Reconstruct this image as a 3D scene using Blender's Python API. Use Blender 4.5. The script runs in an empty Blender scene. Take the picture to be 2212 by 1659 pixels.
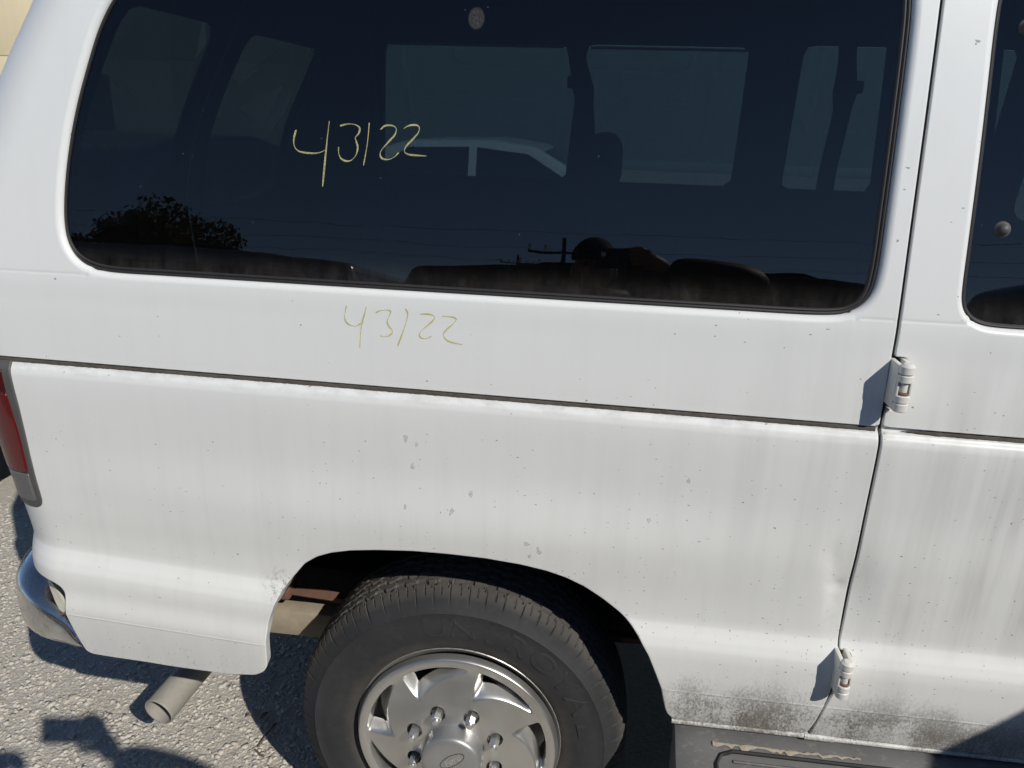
import bpy, bmesh, math, random
import numpy as np
from mathutils import Vector, Matrix, geometry
random.seed(7); np.random.seed(7)
PI = math.pi
scene = bpy.context.scene
COL = scene.collection

# ------------------------------------------------------------------ camera
CAM = Vector((.247, -1.258, 1.6465))
_p, _y, _r = math.radians(19), math.radians(6.5), math.radians(1.8)
FWD = Vector((-math.sin(_y)*math.cos(_p), math.cos(_y)*math.cos(_p), -math.sin(_p)))
_rt = Vector((math.cos(_y), math.sin(_y), 0)); _up = _rt.cross(FWD)
RIGHT = _rt*math.cos(_r)+_up*math.sin(_r); UP = _up*math.cos(_r)-_rt*math.sin(_r)
cd = bpy.data.cameras.new('camera'); cam = bpy.data.objects.new('camera', cd); COL.objects.link(cam)
m = Matrix((RIGHT, UP, -FWD)).transposed().to_4x4(); m.translation = CAM
cam.matrix_world = m
cd.sensor_width = 36; cd.lens = 36*1661/2212; cd.clip_start = .02; cd.clip_end = 2000
scene.camera = cam
# ------------------------------------------------------------------ light
SUN = Vector((.537, -.582, .609)).normalized()       # towards the sun
w = bpy.data.worlds.new('World'); scene.world = w; w.use_nodes = True
nt = w.node_tree; bg = nt.nodes['Background']
sky = nt.nodes.new('ShaderNodeTexSky'); sky.sky_type = 'NISHITA'; sky.sun_disc = False
sky.sun_elevation = math.asin(SUN.z); sky.sun_rotation = math.atan2(SUN.x, SUN.y)
sky.air_density = .75; sky.altitude = 800; sky.dust_density = .0; sky.ozone_density = 3.0
nt.links.new(sky.outputs[0], bg.inputs[0]); bg.inputs[1].default_value = .10
sl = bpy.data.lights.new('sun', 'SUN'); so = bpy.data.objects.new('sun', sl); COL.objects.link(so)
sl.energy = 3.8; sl.angle = math.radians(.53); sl.color = (1, .95, .87)
so.rotation_euler = (-SUN).to_track_quat('-Z', 'Y').to_euler()
scene.view_settings.view_transform = 'Standard'; scene.view_settings.look = 'None'
scene.view_settings.exposure = 0.0; scene.view_settings.gamma = 1
scene.cycles.max_bounces = 6; scene.cycles.diffuse_bounces = 3; scene.cycles.use_adaptive_sampling = True; scene.cycles.adaptive_threshold = .03; scene.cycles.transparent_max_bounces = 16
scene.cycles.use_denoising = True

# ------------------------------------------------------------------ helpers
def tag(o, label=None, cat=None, group=None, kind=None):
    if label: o['label'] = label
    if cat: o['category'] = cat
    if group: o['group'] = group
    if kind: o['kind'] = kind
    return o
def empty(name, loc=(0, 0, 0), rz=0, parent=None):
    o = bpy.data.objects.new(name, None); COL.objects.link(o); o.location = loc; o.rotation_euler = (0, 0, rz)
    o.empty_display_size = .1
    if parent: o.parent = parent
    return o
def obj(name, verts, faces, mat, parent=None, smooth=False, angle=None, normals=None, mats=None, fmat=None):
    me = bpy.data.meshes.new(name); me.from_pydata([tuple(v) for v in verts], [], [tuple(f) for f in faces]); me.update()
    if mats:
        for k in mats: me.materials.append(k)
        if fmat is not None: me.polygons.foreach_set('material_index', fmat)
    else: me.materials.append(mat)
    if smooth or normals is not None: me.polygons.foreach_set('use_smooth', [True]*len(me.polygons))
    if angle is not None:
        me.polygons.foreach_set('use_smooth', [True]*len(me.polygons)); me.set_sharp_from_angle(angle=math.radians(angle))
    if normals is not None: me.normals_split_custom_set_from_vertices([tuple(n) for n in normals])
    o = bpy.data.objects.new(name, me); COL.objects.link(o)
    if parent: o.parent = parent
    return o
def bobj(name, bm, mat, parent=None, angle=35):
    bmesh.ops.recalc_face_normals(bm, faces=bm.faces)
    me = bpy.data.meshes.new(name); bm.to_mesh(me); bm.free(); me.materials.append(mat)
    me.polygons.foreach_set('use_smooth', [True]*len(me.polygons)); me.set_sharp_from_angle(angle=math.radians(angle))
    o = bpy.data.objects.new(name, me); COL.objects.link(o)
    if parent: o.parent = parent
    return o
def box_bm(x0, x1, y0, y1, z0, z1, bev=0, seg=2):
    bm = bmesh.new(); bmesh.ops.create_cube(bm, size=1)
    for v in bm.verts: v.co = Vector(((x0+x1)/2+v.co.x*(x1-x0), (y0+y1)/2+v.co.y*(y1-y0), (z0+z1)/2+v.co.z*(z1-z0)))
    if bev: bmesh.ops.bevel(bm, geom=bm.edges[:], offset=bev, segments=seg, profile=.5, affect='EDGES')
    return bm
def box(name, x0, x1, y0, y1, z0, z1, mat, parent=None, bev=.004): return bobj(name, box_bm(x0, x1, y0, y1, z0, z1, bev), mat, parent)
def prism_bm(pts, y0, y1, bev=0, taper=None, seg=3):
    """pts (x,z) polygon extruded in y; taper: list of inward y shift per point"""
    bm = bmesh.new(); n = len(pts); t = taper or [0]*n
    a = [bm.verts.new((x, y0+t[i], z)) for i, (x, z) in enumerate(pts)]; b = [bm.verts.new((x, y1-t[i], z)) for i, (x, z) in enumerate(pts)]
    bm.faces.new(a); bm.faces.new(b[::-1])
    for i in range(n): j = (i+1) % n; bm.faces.new((a[j], a[i], b[i], b[j]))
    bmesh.ops.recalc_face_normals(bm, faces=bm.faces)
    if bev: bmesh.ops.bevel(bm, geom=bm.edges[:], offset=bev, segments=seg, profile=.6, affect='EDGES', clamp_overlap=True)
    return bm
def tube_vf(path, rad, n=10, closed=False, cap=True):
    path = [Vector(p) for p in path]; m_ = len(path)
    rads = rad if isinstance(rad, (list, tuple)) else [rad]*m_
    V, F = [], []; ref = None
    for i, p in enumerate(path):
        if closed: d = path[(i+1) % m_]-path[i-1]
        else: d = path[min(i+1, m_-1)]-path[max(i-1, 0)]
        d.normalize()
        if ref is None: ref = d.orthogonal().normalized()
        ref = (ref-d*ref.dot(d)).normalized(); b = d.cross(ref)
        for k in range(n):
            a = 2*PI*k/n; V.append(p+(ref*math.cos(a)+b*math.sin(a))*rads[i])
    for i in range(m_ if closed else m_-1):
        j = (i+1) % m_
        for k in range(n): q = (k+1) % n; F.append((i*n+k, i*n+q, j*n+q, j*n+k))
    if cap and not closed: F.append(tuple(range(n))[::-1]); F.append(tuple((m_-1)*n+k for k in range(n)))
    return V, F
def tube(name, path, rad, mat, parent=None, n=10, closed=False, cap=True):
    V, F = tube_vf(path, rad, n, closed, cap); return obj(name, V, F, mat, parent, angle=50)
def lathe_vf(prof, n, c=(0, 0, 0), axis='y', close=False):
    V, F = [], []
    for i in range(n):
        a = 2*PI*i/n; ca, sa = math.cos(a), math.sin(a)
        for r, h in prof:
            V.append((c[0]+r*ca, c[1]+h, c[2]+r*sa) if axis == 'y' else (c[0]+r*ca, c[1]+r*sa, c[2]+h))
    k = len(prof)
    for i in range(n):
        j = (i+1) % n
        for q in range(k-1 if not close else k):
            q2 = (q+1) % k; F.append((i*k+q, i*k+q2, j*k+q2, j*k+q))
    return V, F
def lathe(name, prof, n, c, mat, parent=None, axis='y', angle=35):
    V, F = lathe_vf(prof, n, c, axis); o = obj(name, V, F, mat, parent, angle=angle)
    bm = bmesh.new(); bm.from_mesh(o.data); bmesh.ops.remove_doubles(bm, verts=bm.verts, dist=1e-6); bmesh.ops.recalc_face_normals(bm, faces=bm.faces); bm.to_mesh(o.data); bm.free()
    o.data.set_sharp_from_angle(angle=math.radians(angle)); return o

# ------------------------------------------------------------------ materials
class NT:
    def __init__(s, name):
        s.m = bpy.data.materials.new(name); s.m.use_nodes = True; s.t = s.m.node_tree; s.b = s.t.nodes['Principled BSDF']; s.out = s.t.nodes['Material Output']
        s.tc = None
    def n(s, typ, **kw):
        o = s.t.nodes.new(typ)
        for k, v in kw.items(): setattr(o, k, v)
        return o
    def l(s, a, b): s.t.links.new(a, b)
    def co(s):
        if not s.tc: s.tc = s.n('ShaderNodeNewGeometry')
        return s.tc.outputs['Position']
    def mapped(s, scale=(1, 1, 1), loc=(0, 0, 0)):
        mp = s.n('ShaderNodeMapping'); mp.inputs['Scale'].default_value = scale; mp.inputs['Location'].default_value = loc
        s.l(s.co(), mp.inputs[0]); return mp.outputs[0]
    def noise(s, scale, detail=3, rough=.55, vec=None, dist=0):
        o = s.n('ShaderNodeTexNoise'); o.inputs['Scale'].default_value = scale; o.inputs['Detail'].default_value = detail
        o.inputs['Roughness'].default_value = rough; o.inputs['Distortion'].default_value = dist
        s.l(vec or s.co(), o.inputs['Vector']); return o.outputs['Fac']
    def voro(s, scale, vec=None, feature='F1', out='Distance', rnd=1):
        o = s.n('ShaderNodeTexVoronoi', feature=feature); o.inputs['Scale'].default_value = scale; o.inputs['Randomness'].default_value = rnd
        s.l(vec or s.co(), o.inputs['Vector']); return o.outputs[out]
    def ramp(s, fac, stops):
        o = s.n('ShaderNodeValToRGB'); e = o.color_ramp.elements
        while len(e) < len(stops): e.new(.5)
        for q, (p, c) in zip(e, stops): q.position = p; q.color = (c, c, c, 1) if not isinstance(c, tuple) else (*c, 1)
        s.l(fac, o.inputs[0]); return o.outputs[0]
    def math(s, op, a, b=None, clamp=False):
        o = s.n('ShaderNodeMath', operation=op, use_clamp=clamp)
        for i, v in enumerate((a, b)):
            if v is None: continue
            if isinstance(v, (int, float)): o.inputs[i].default_value = v
            else: s.l(v, o.inputs[i])
        return o.outputs[0]
    def mix(s, fac, a, b, blend='MIX'):
        o = s.n('ShaderNodeMix', data_type='RGBA', blend_type=blend)
        for i, v in ((0, fac), (6, a), (7, b)):
            if isinstance(v, (int, float)): o.inputs[i].default_value = v if i == 0 else (v, v, v, 1)
            elif isinstance(v, tuple): o.inputs[i].default_value = (*v, 1)
            else: s.l(v, o.inputs[i])
        return o.outputs[2]
    def sep(s, vec=None):
        o = s.n('ShaderNodeSeparateXYZ'); s.l(vec or s.co(), o.inputs[0]); return o.outputs
    def maprange(s, v, a, b, c=0, d=1, smooth=False):
        o = s.n('ShaderNodeMapRange'); o.clamp = True
        if smooth: o.interpolation_type = 'SMOOTHSTEP'
        s.l(v, o.inputs[0])
        for i, q in enumerate((a, b, c, d)): o.inputs[i+1].default_value = q
        return o.outputs[0]
    def bump(s, h, strength=.3, dist=.01):
        o = s.n('ShaderNodeBump'); o.inputs['Strength'].default_value = strength; o.inputs['Distance'].default_value = dist
        s.l(h, o.inputs['Height']); s.l(o.outputs[0], s.b.inputs['Normal'])
    def set(s, col=None, rough=None, metal=None, spec=None, coat=None):
        def put(k, v):
            if v is None: return
            i = s.b.inputs[k]
            if isinstance(v, tuple): i.default_value = (*v, 1)
            elif isinstance(v, (int, float)): i.default_value = v
            else: s.l(v, i)
        put('Base Color', col); put('Roughness', rough); put('Metallic', metal); put('Specular IOR Level', spec); put('Coat Weight', coat)
        return s.m
def simple(name, col, rough=.5, metal=0, var=.15, scale=30, bump=0, bscale=200):
    k = NT(name); f = k.noise(scale, 4)
    lo = tuple(c*(1-var) for c in col); hi = tuple(min(1, c*(1+var)) for c in col)
    c = k.mix(f, lo, hi)
    if bump: k.bump(k.noise(bscale, 3), bump, .002)
    return k.set(c, rough, metal)

def make_paint():
    k = NT('white_paint'); x, y, z = k.sep()
    base = (.725, .732, .71)
    # broad blotches and vertical water streaks
    st = k.noise(1, 4, .6, k.mapped((16, 16, .9)))
    st2 = k.noise(1, 3, .6, k.mapped((45, 45, 1.6), (3, 0, 5)))
    bl = k.noise(2.2, 3)
    fr = k.maprange(x, .35, .95, .14, 1.2, True)                     # more grime towards the door
    low = k.maprange(z, 1.30, .9, .35, 1, True)
    s = k.math('MULTIPLY', k.ramp(st, [(.42, 0.), (.72, 1.)]), k.ramp(bl, [(.38, 0.), (.62, 1.)]))
    s = k.math('MULTIPLY', s, k.math('MULTIPLY', fr, low))
    s = k.math('ADD', k.math('MULTIPLY', s, 1.0), k.math('MULTIPLY', k.ramp(st2, [(.5, 0.), (.8, 1.)]), k.math('MULTIPLY', low, .11)))
    col = k.mix(s, base, (.42, .415, .40))
    # road grime along the sill and behind the wheel: fine speckle gathered in clusters, plus run streaks
    gx = k.maprange(x, .36, .47, 0, 1, True); gx2 = k.maprange(x, 1.3, .8, .35, 1, True)
    cl = k.noise(9, 3, .5); fs = k.noise(230, 5, .8, k.mapped((1, 1, .6)))
    hz = k.maprange(z, .70, .555, 0, 1, True)
    lvl = k.math('ADD', k.math('MULTIPLY', k.ramp(cl, [(.40, 0.), (.62, 1.)]), .21), k.math('MULTIPLY', hz, .13))
    gm = k.math('MULTIPLY', k.ramp(k.math('ADD', fs, lvl), [(.64, 0.), (.84, 1.)]), k.math('MULTIPLY', hz, k.math('MULTIPLY', gx, gx2)))
    col = k.mix(k.math('MULTIPLY', gm, .92), col, (.115, .098, .078))
    gs = k.noise(1, 4, .6, k.mapped((55, 55, 5)))
    edge = k.math('MULTIPLY', k.maprange(z, .64, .535, 0, 1, True), k.math('MULTIPLY', gx, k.ramp(gs, [(.30, .12), (.68, 1.)])))
    col = k.mix(k.math('MULTIPLY', edge, .50), col, (.24, .225, .20))
    # light splatter on the corner behind the wheel and dirt caught on the arch edge
    rs = k.math('MULTIPLY', k.math('MULTIPLY', k.maprange(z, .63, .56, 0, 1, True), k.maprange(x, -.38, -.46, 0, 1, True)), k.ramp(k.noise(120, 4, .7, k.mapped((1.3, 1, .8))), [(.60, 0.), (.70, 1.)]))
    col = k.mix(k.math('MULTIPLY', rs, .5), col, (.22, .21, .19))
    arx = k.math('SUBTRACT', x, -.345); arz = k.math('SUBTRACT', z, .755)
    ar = k.math('SQRT', k.math('ADD', k.math('MULTIPLY', arx, arx), k.math('MULTIPLY', arz, arz)))
    ad = k.math('MULTIPLY', k.maprange(ar, .055, .0, 0, 1, True), k.ramp(k.noise(110, 5, .75), [(.50, 0.), (.62, 1.)]))
    col = k.mix(k.math('MULTIPLY', ad, .8), col, (.20, .185, .15))
    # dust held under belt line
    bz = k.math('ADD', z, k.math('MULTIPLY', x, .0106))
    bd = k.math('MULTIPLY', k.maprange(k.math('ABSOLUTE', k.math('SUBTRACT', bz, 1.172)), .0, .018, 1, 0, True), k.ramp(k.noise(1, 5, .7, k.mapped((22, 1, 40))), [(.45, 0.), (.7, 1.)]))
    col = k.mix(k.math('MULTIPLY', bd, .35), col, (.25, .24, .22))
    # fine flecks of grit, denser low down
    for sc, th, mp in ((78, .18, (1, 1, 1.7)), (46, .085, (1.6, 1, .7))):
        vec = k.mapped((mp[0], .05, mp[2]), (sc*.1, 0, 0))
        wv = k.n('ShaderNodeVectorMath', operation='ADD'); nz = k.n('ShaderNodeTexNoise'); nz.inputs['Scale'].default_value = 160
        k.l(k.co(), nz.inputs['Vector']); sv = k.n('ShaderNodeVectorMath', operation='SCALE'); k.l(nz.outputs['Color'], sv.inputs[0]); sv.inputs['Scale'].default_value = .010
        k.l(vec, wv.inputs[0]); k.l(sv.outputs[0], wv.inputs[1])
        vo = k.n('ShaderNodeTexVoronoi'); vo.inputs['Scale'].default_value = sc; k.l(wv.outputs[0], vo.inputs['Vector'])
        pick = k.n('ShaderNodeSeparateColor'); k.l(vo.outputs['Color'], pick.inputs[0])
        dens = k.math('ADD', k.math('MULTIPLY', k.maprange(z, 1.25, .58, .05, .75), k.maprange(x, -.9, .9, .25, 1)), -.0)
        keep = k.math('LESS_THAN', pick.outputs[0], k.math('MULTIPLY', dens, k.ramp(k.noise(7, 2), [(.35, .15), (.65, 1.4)])))
        spot = k.math('MULTIPLY', k.math('LESS_THAN', vo.outputs['Distance'], k.math('MULTIPLY', pick.outputs[1], th*1.8)), keep)
        col = k.mix(k.math('MULTIPLY', spot, .72), col, (.16, .15, .13))
    k.bump(k.noise(3.5, 2), .05, .02)
    k.b.inputs['Coat Roughness'].default_value = .22; return k.set(col, k.ramp(bl, [(.3, .36), (.7, .5)]), 0, .4, .18)
PAINT = make_paint()
HINGE = simple('hinge_paint', (.66, .65, .60), .45, 0, .08, 60, .1, 300)
def make_glass(name, tint, dust=False):
    k = NT(name); t = k.t; t.nodes.remove(k.b)
    tr = k.n('ShaderNodeBsdfTransparent'); tr.inputs[0].default_value = (*tint, 1)
    gl = k.n('ShaderNodeBsdfGlossy'); gl.inputs['Roughness'].default_value = .0; gl.inputs[0].default_value = (1, 1, 1, 1)
    bp = k.n('ShaderNodeBump'); bp.inputs['Strength'].default_value = .018; bp.inputs['Distance'].default_value = .02; k.l(k.noise(5, 2), bp.inputs['Height']); k.l(bp.outputs[0], gl.inputs['Normal']); fr = k.n('ShaderNodeFresnel'); fr.inputs[0].default_value = 1.5
    mx = k.n('ShaderNodeMixShader'); k.l(fr.outputs[0], mx.inputs[0]); k.l(tr.outputs[0], mx.inputs[1]); k.l(gl.outputs[0], mx.inputs[2])
    last = mx.outputs[0]
    if dust:
        x, y, z = k.sep(); df = k.n('ShaderNodeBsdfDiffuse'); df.inputs[0].default_value = (.42, .38, .34, 1)
        n1 = k.noise(1, 5, .7, k.mapped((45, 45, 14))); n2 = k.noise(320, 2)
        a = k.math('MULTIPLY', k.maprange(z, 1.44, 1.366, 0, 1, True), k.ramp(n1, [(.3, .6), (.7, 1.)]))
        a = k.math('MULTIPLY', k.math('POWER', a, 3.0), .085)
        specks = k.math('MULTIPLY', k.math('LESS_THAN', k.voro(21), .028), .30)
        # hand smudge high on the pane
        dx = k.math('SUBTRACT', x, .015); dz = k.math('MULTIPLY', k.math('SUBTRACT', z, 1.800), .8)
        d2 = k.math('SQRT', k.math('ADD', k.math('MULTIPLY', dx, dx), k.math('MULTIPLY', dz, dz)))
        sm = k.math('MULTIPLY', k.maprange(d2, .0145, .0115, 0, 1, True), k.ramp(n2, [(.3, .05), (.7, .13)]))
        f = k.math('ADD', k.math('ADD', a, sm), k.math('ADD', .002, k.math('MULTIPLY', specks, .5)), True)
        m2 = k.n('ShaderNodeMixShader'); k.l(f, m2.inputs[0]); k.l(last, m2.inputs[1]); k.l(df.outputs[0], m2.inputs[2]); last = m2.outputs[0]
    k.l(last, k.out.inputs['Surface']); return k.m
GLASS = make_glass('privacy_glass', (.25, .315, .345), True)
GLASS_REAR = make_glass('rear_tinted_glass', (.040, .055, .062))
GLASS_FAR = make_glass('tinted_glass', (.125, .165, .178))
def make_rubber():
    k = NT('tyre_rubber'); x, y, z = k.sep()
    f = k.noise(9, 4); f2 = k.noise(60, 4, .6)
    c = k.mix(f, (.021, .022, .024), (.045, .046, .048)); c = k.mix(k.math('MULTIPLY', k.ramp(f2, [(.5, 0.), (.75, 1.)]), .14), c, (.10, .095, .088))
    # dust on the tread
    rr = k.math('SQRT', k.math('ADD', k.math('MULTIPLY', x, x), k.math('MULTIPLY', k.math('SUBTRACT', z, .362), k.math('SUBTRACT', z, .362))))
    tr = k.math('MULTIPLY', k.maprange(rr, .345, .366, 0, 1), k.ramp(f, [(.3, .45), (.7, .9)]))
    c = k.mix(k.math('MULTIPLY', tr, .62), c, (.16, .145, .125))
    bead = k.math('MULTIPLY', k.maprange(rr, .262, .232, 0, 1, True), k.ramp(f, [(.3, .35), (.7, 1.)]))
    c = k.mix(k.math('MULTIPLY', bead, .40), c, (.17, .15, .125))
    k.bump(k.noise(260, 4), .25, .0015)
    return k.set(c, .72, 0, .3)
RUBBER = make_rubber()
def make_alu():
    k = NT('hubcap_silver'); f = k.noise(14, 4); s = k.voro(220)
    c = k.mix(f, (.56, .555, .535), (.66, .655, .635)); c = k.mix(k.math('MULTIPLY', k.math('LESS_THAN', s, .10), .5), c, (.85, .85, .83))
    g = k.ramp(k.noise(5, 4), [(.5, 0.), (.75, .35)]); c = k.mix(g, c, (.22, .21, .19))
    k.bump(k.noise(500, 2), .04, .0005)
    return k.set(c, k.ramp(f, [(.3, .30), (.7, .42)]), .88)
ALU = make_alu()
CAPM = simple('centre_cap_silver', (.42, .42, .415), .42, .7, .12, 20)
NUT = simple('nut_silver', (.62, .61, .59), .28, .8, .08, 80)
RIM = simple('steel_rim_silver', (.55, .54, .52), .35, .7, .2, 25)
BLACK = simple('black_plastic', (.012, .012, .013), .6, 0, .3, 20)
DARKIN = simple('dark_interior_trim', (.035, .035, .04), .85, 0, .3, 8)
WELL = simple('underbody_black', (.016, .015, .014), .95, 0, .5, 12, .4, 60)
RUBSEAL = simple('window_rubber', (.02, .018, .018), .55, 0, .3, 60)
SEALANT = simple('seam_sealer', (.075, .065, .055), .9, 0, .6, 55, .6, 160)
GREYPL = None
def make_step():
    k = NT('weathered_grey_plastic'); f = k.noise(11, 5, .65); f2 = k.noise(90, 4, .7, k.mapped((.6, 1, 1)))
    c = k.mix(f, (.085, .086, .088), (.15, .148, .143)); c = k.mix(k.math('MULTIPLY', k.ramp(f2, [(.55, 0.), (.7, 1.)]), .5), c, (.26, .23, .19))
    k.bump(k.noise(350, 3), .25, .001); return k.set(c, .6, 0, .4)
GREYPL = make_step()
DUSTTAN = simple('caked_dust', (.36, .31, .24), .95, 0, .25, 120, .6, 400)
BEZEL = simple('lamp_bezel_grey', (.085, .083, .08), .55, 0, .2, 40)
def make_lens(name, col, rough, bscale=0):
    k = NT(name); f = k.noise(25, 3); c = k.mix(f, tuple(v*.75 for v in col), col)
    if bscale:
        cm = k.mapped((1, 1, 1)); b = k.n('ShaderNodeTexBrick'); b.inputs['Scale'].default_value = bscale
        sw = k.n('ShaderNodeCombineXYZ'); x, y, z = k.sep(); k.l(k.math('SUBTRACT', x, y), sw.inputs[0]); k.l(z, sw.inputs[1])
        k.l(sw.outputs[0], b.inputs['Vector']); k.bump(b.outputs['Fac'], .6, .002)
    return k.set(c, rough, 0, .6)
REDLENS = make_lens('red_lens', (.13, .008, .008), .16, 70)
DREDLENS = make_lens('dark_red_lens', (.07, .006, .007), .15, 70)
CLEARLENS = make_lens('clear_lens', (.15, .15, .15), .25, 120)
def make_chrome():
    k = NT('scuffed_chrome'); f = k.noise(18, 5, .65); f2 = k.noise(240, 3)
    c = k.mix(k.ramp(f, [(.35, 0.), (.7, 1.)]), (.74, .75, .76), (.50, .48, .44))
    k.bump(k.noise(70, 3), .06, .002)
    return k.set(c, k.ramp(f, [(.35, .10), (.72, .33)]), 1)
CHROME = make_chrome()
def make_pipe():
    k = NT('dusty_exhaust_steel'); f = k.noise(14, 5, .65); f2 = k.noise(150, 4)
    c = k.mix(f, (.30, .285, .25), (.42, .40, .355)); c = k.mix(k.ramp(f2, [(.55, 0.), (.75, .5)]), c, (.20, .17, .14))
    k.bump(f2, .2, .001); return k.set(c, .7, .25)
PIPE = make_pipe()
FRAME = simple('dusty_frame_rail', (.30, .26, .19), .85, 0, .3, 25, .4, 90)
RUST = simple('rusty_spring_steel', (.16, .085, .06), .85, 0, .4, 40, .5, 120)
def make_pen(name, col, lo):
    k = NT(name); f = k.noise(420, 3, .7); k.set(k.mix(k.noise(90, 2), tuple(c*.75 for c in col), col), .85)
    tr = k.n('ShaderNodeBsdfTransparent'); mx = k.n('ShaderNodeMixShader'); k.l(k.ramp(f, [(.36, lo), (.56, 1.)]), mx.inputs[0]); k.l(tr.outputs[0], mx.inputs[1]); k.l(k.b.outputs[0], mx.inputs[2]); k.l(mx.outputs[0], k.out.inputs['Surface']); return k.m
PEN1 = make_pen('yellow_grease_pen', (.50, .48, .22), .45); PEN2 = make_pen('faint_yellow_grease_pen', (.64, .60, .16), .25)
def make_mark():
    k = NT('dried_drip_mark'); f = k.noise(260, 4, .7); k.set(k.mix(f, (.50, .50, .47), (.60, .60, .57)), .7)
    tr = k.n('ShaderNodeBsdfTransparent'); mx = k.n('ShaderNodeMixShader'); k.l(k.ramp(f, [(.35, .15), (.65, .6)]), mx.inputs[0]); k.l(tr.outputs[0], mx.inputs[1]); k.l(k.b.outputs[0], mx.inputs[2]); k.l(mx.outputs[0], k.out.inputs['Surface']); return k.m
MARK = make_mark()

# ------------------------------------------------------------------ van side surface  (u along the side, z up) -> point
def lerp_tab(t, v):
    if v <= t[0][0]: return t[0][1]
    for (a, b), (c, d) in zip(t, t[1:]):
        if v <= c: return b+(d-b)*(v-a)/(c-a)
    return t[-1][1]
SIL = [(.3, -.885), (.5, -.89), (.79, -.904), (.92, -.92), (1.02, -.935), (1.2, -.955), (1.4, -.97), (1.55, -.935), (1.66, -.886), (1.735, -.846), (1.82, -.797), (2.0, -.70), (2.2, -.62)]
def hermite(k):
    """monotone cubic through keys, vectorised"""
    X = np.array([a for a, b in k]); Y = np.array([b for a, b in k]); d = np.diff(Y)/np.diff(X); mm = np.zeros(len(X)); mm[0] = d[0]; mm[-1] = d[-1]
    for i in range(1, len(X)-1):
        if d[i-1]*d[i] > 0: mm[i] = 2*d[i-1]*d[i]/(d[i-1]+d[i])
    def f(v):
        v = np.asarray(v, float); vc = np.clip(v, X[0], X[-1]); i = np.clip(np.searchsorted(X, vc)-1, 0, len(X)-2)
        h = X[i+1]-X[i]; t = (vc-X[i])/h
        r = (2*t**3-3*t*t+1)*Y[i]+(t**3-2*t*t+t)*h*mm[i]+(-2*t**3+3*t*t)*Y[i+1]+(t**3-t*t)*h*mm[i+1]
        return r+np.where(v < X[0], (v-X[0])*mm[0], 0)+np.where(v > X[-1], (v-X[-1])*mm[-1], 0)
    return f
LOWP = hermite([(-.26, .004), (-.235, -.001), (-.19, -.0095), (-.146, -.016), (-.10, -.0200), (-.065, -.0205), (-.048, -.0190), (-.030, -.0128), (-.011, -.0038), (.0, .0002), (.012, .0011), (.035, .0008), (.09, -.0018), (.2, -.0035)])
BELTP = hermite([(-.24, -.0035), (-.18, -.0033), (-.10, -.0056), (-.05, -.0066), (-.028, -.0060), (-.016, -.0034), (-.005, .0040), (.006, .0062), (.03, .0072), (.14, .0135)])
UPP = hermite([(1.30, .0125), (1.335, .0143), (1.356, .0168), (1.38, .0203), (1.50, .0395), (1.70, .072), (1.85, .099), (1.95, .122), (2.05, .165), (2.10, .21), (2.13, .28)])
silx = np.array([a for a, b in SIL]); sily = np.array([b for a, b in SIL])
def crease_z(u): return .757+.06*np.maximum(0, -.25-u)
def belt_z(u): return 1.180-.0106*u
def g2(a, s): return np.exp(-(a/s)**2)
def surf(u, z, detail=True):
    u = np.asarray(u, float); z = np.asarray(z, float)
    d = z-crease_z(u); b = z-belt_z(u)
    low = LOWP(d); bel = BELTP(b); up = UPP(z)
    y = np.where(d < .15, low, np.where(b < .10, bel, up))
    t = np.clip((d-.12)/.06, 0, 1); t = t*t*(3-2*t); y = np.where((d > .10) & (b < .1), low*(1-t)+bel*t, y)
    t = np.clip((z-1.285)/.03, 0, 1); t = t*t*(3-2*t); y = np.where((b > .08) & (z < 1.33), bel*(1-t)+up*t, y)
    t = np.clip((-.088-d)/.052, 0, 1); t = t*t*(3-2*t); y = y-.0085*t*np.clip((-.30-u)/.10, 0, 1)        # second step low on the rear corner
    if detail:
        y = y+np.where(np.abs(b) < .0052, .006*np.clip((.0052-np.abs(b))/.0012, 0, 1), 0)      # belt groove
        y = y-.0006*g2(d+.143, .0018)                                                              # fine rib line
        y = y-.0105*g2(z-.912, .075)*g2(u-.05, .55)              # flare above the arch
        y = y+.0030*g2(z-.86, .075)*g2(u-.735, .050)+.0050*g2(z-.865, .072)/(1+np.exp(-(u-(.690+.12*(z-.87)**1*-1))/.0045))*np.clip((.78-u)/.05, 0, 1)+.0028*g2(z-.869, .012)*g2(u-.706, .014)+.0018*g2(z-.93, .025)*g2(u-.682, .016)   # dent
        y = y+.0007*np.sin(u*9+z*5)*np.sin(z*13+1)*np.clip((z-.8)*6, 0, 1)*np.clip((1.3-z)*8, 0, 1)
        y = y+.0005*g2(z-1.3575, .0022)                                                            # kink line at the window base
    r = .12+.04*np.clip((z-1.2)/.4, 0, 1); xr = np.interp(z, silx, sily)-.25*r; u0 = xr+r
    a = (u0-u)/r
    x = np.where(u >= u0, u, np.where(a < PI/2, u0-r*np.sin(np.clip(a, 0, PI/2)), xr))
    yy = np.where(u >= u0, y, np.where(a < PI/2, y+r*(1-np.cos(np.clip(a, 0, PI/2))), y+r+(a-PI/2)*r))
    return np.stack([x, yy, z*np.ones_like(x)], -1)
def surfn(u, z, detail=True):
    e = 4e-4
    a = surf(np.asarray(u)+e, z, detail)-surf(np.asarray(u)-e, z, detail); b = surf(u, np.asarray(z)+e, detail)-surf(u, np.asarray(z)-e, detail)
    n = np.cross(a, b); n /= np.linalg.norm(n, axis=-1, keepdims=True); return n   # a=+x, b=+z : x cross z = -y (outward)
def chaikin(p, it=2):
    for _ in range(it):
        q = []
        for a, b in zip(p, p[1:]+p[:1]):
            q += [(a[0]*.75+b[0]*.25, a[1]*.75+b[1]*.25), (a[0]*.25+b[0]*.75, a[1]*.25+b[1]*.75)]
        p = q
    return p
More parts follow.
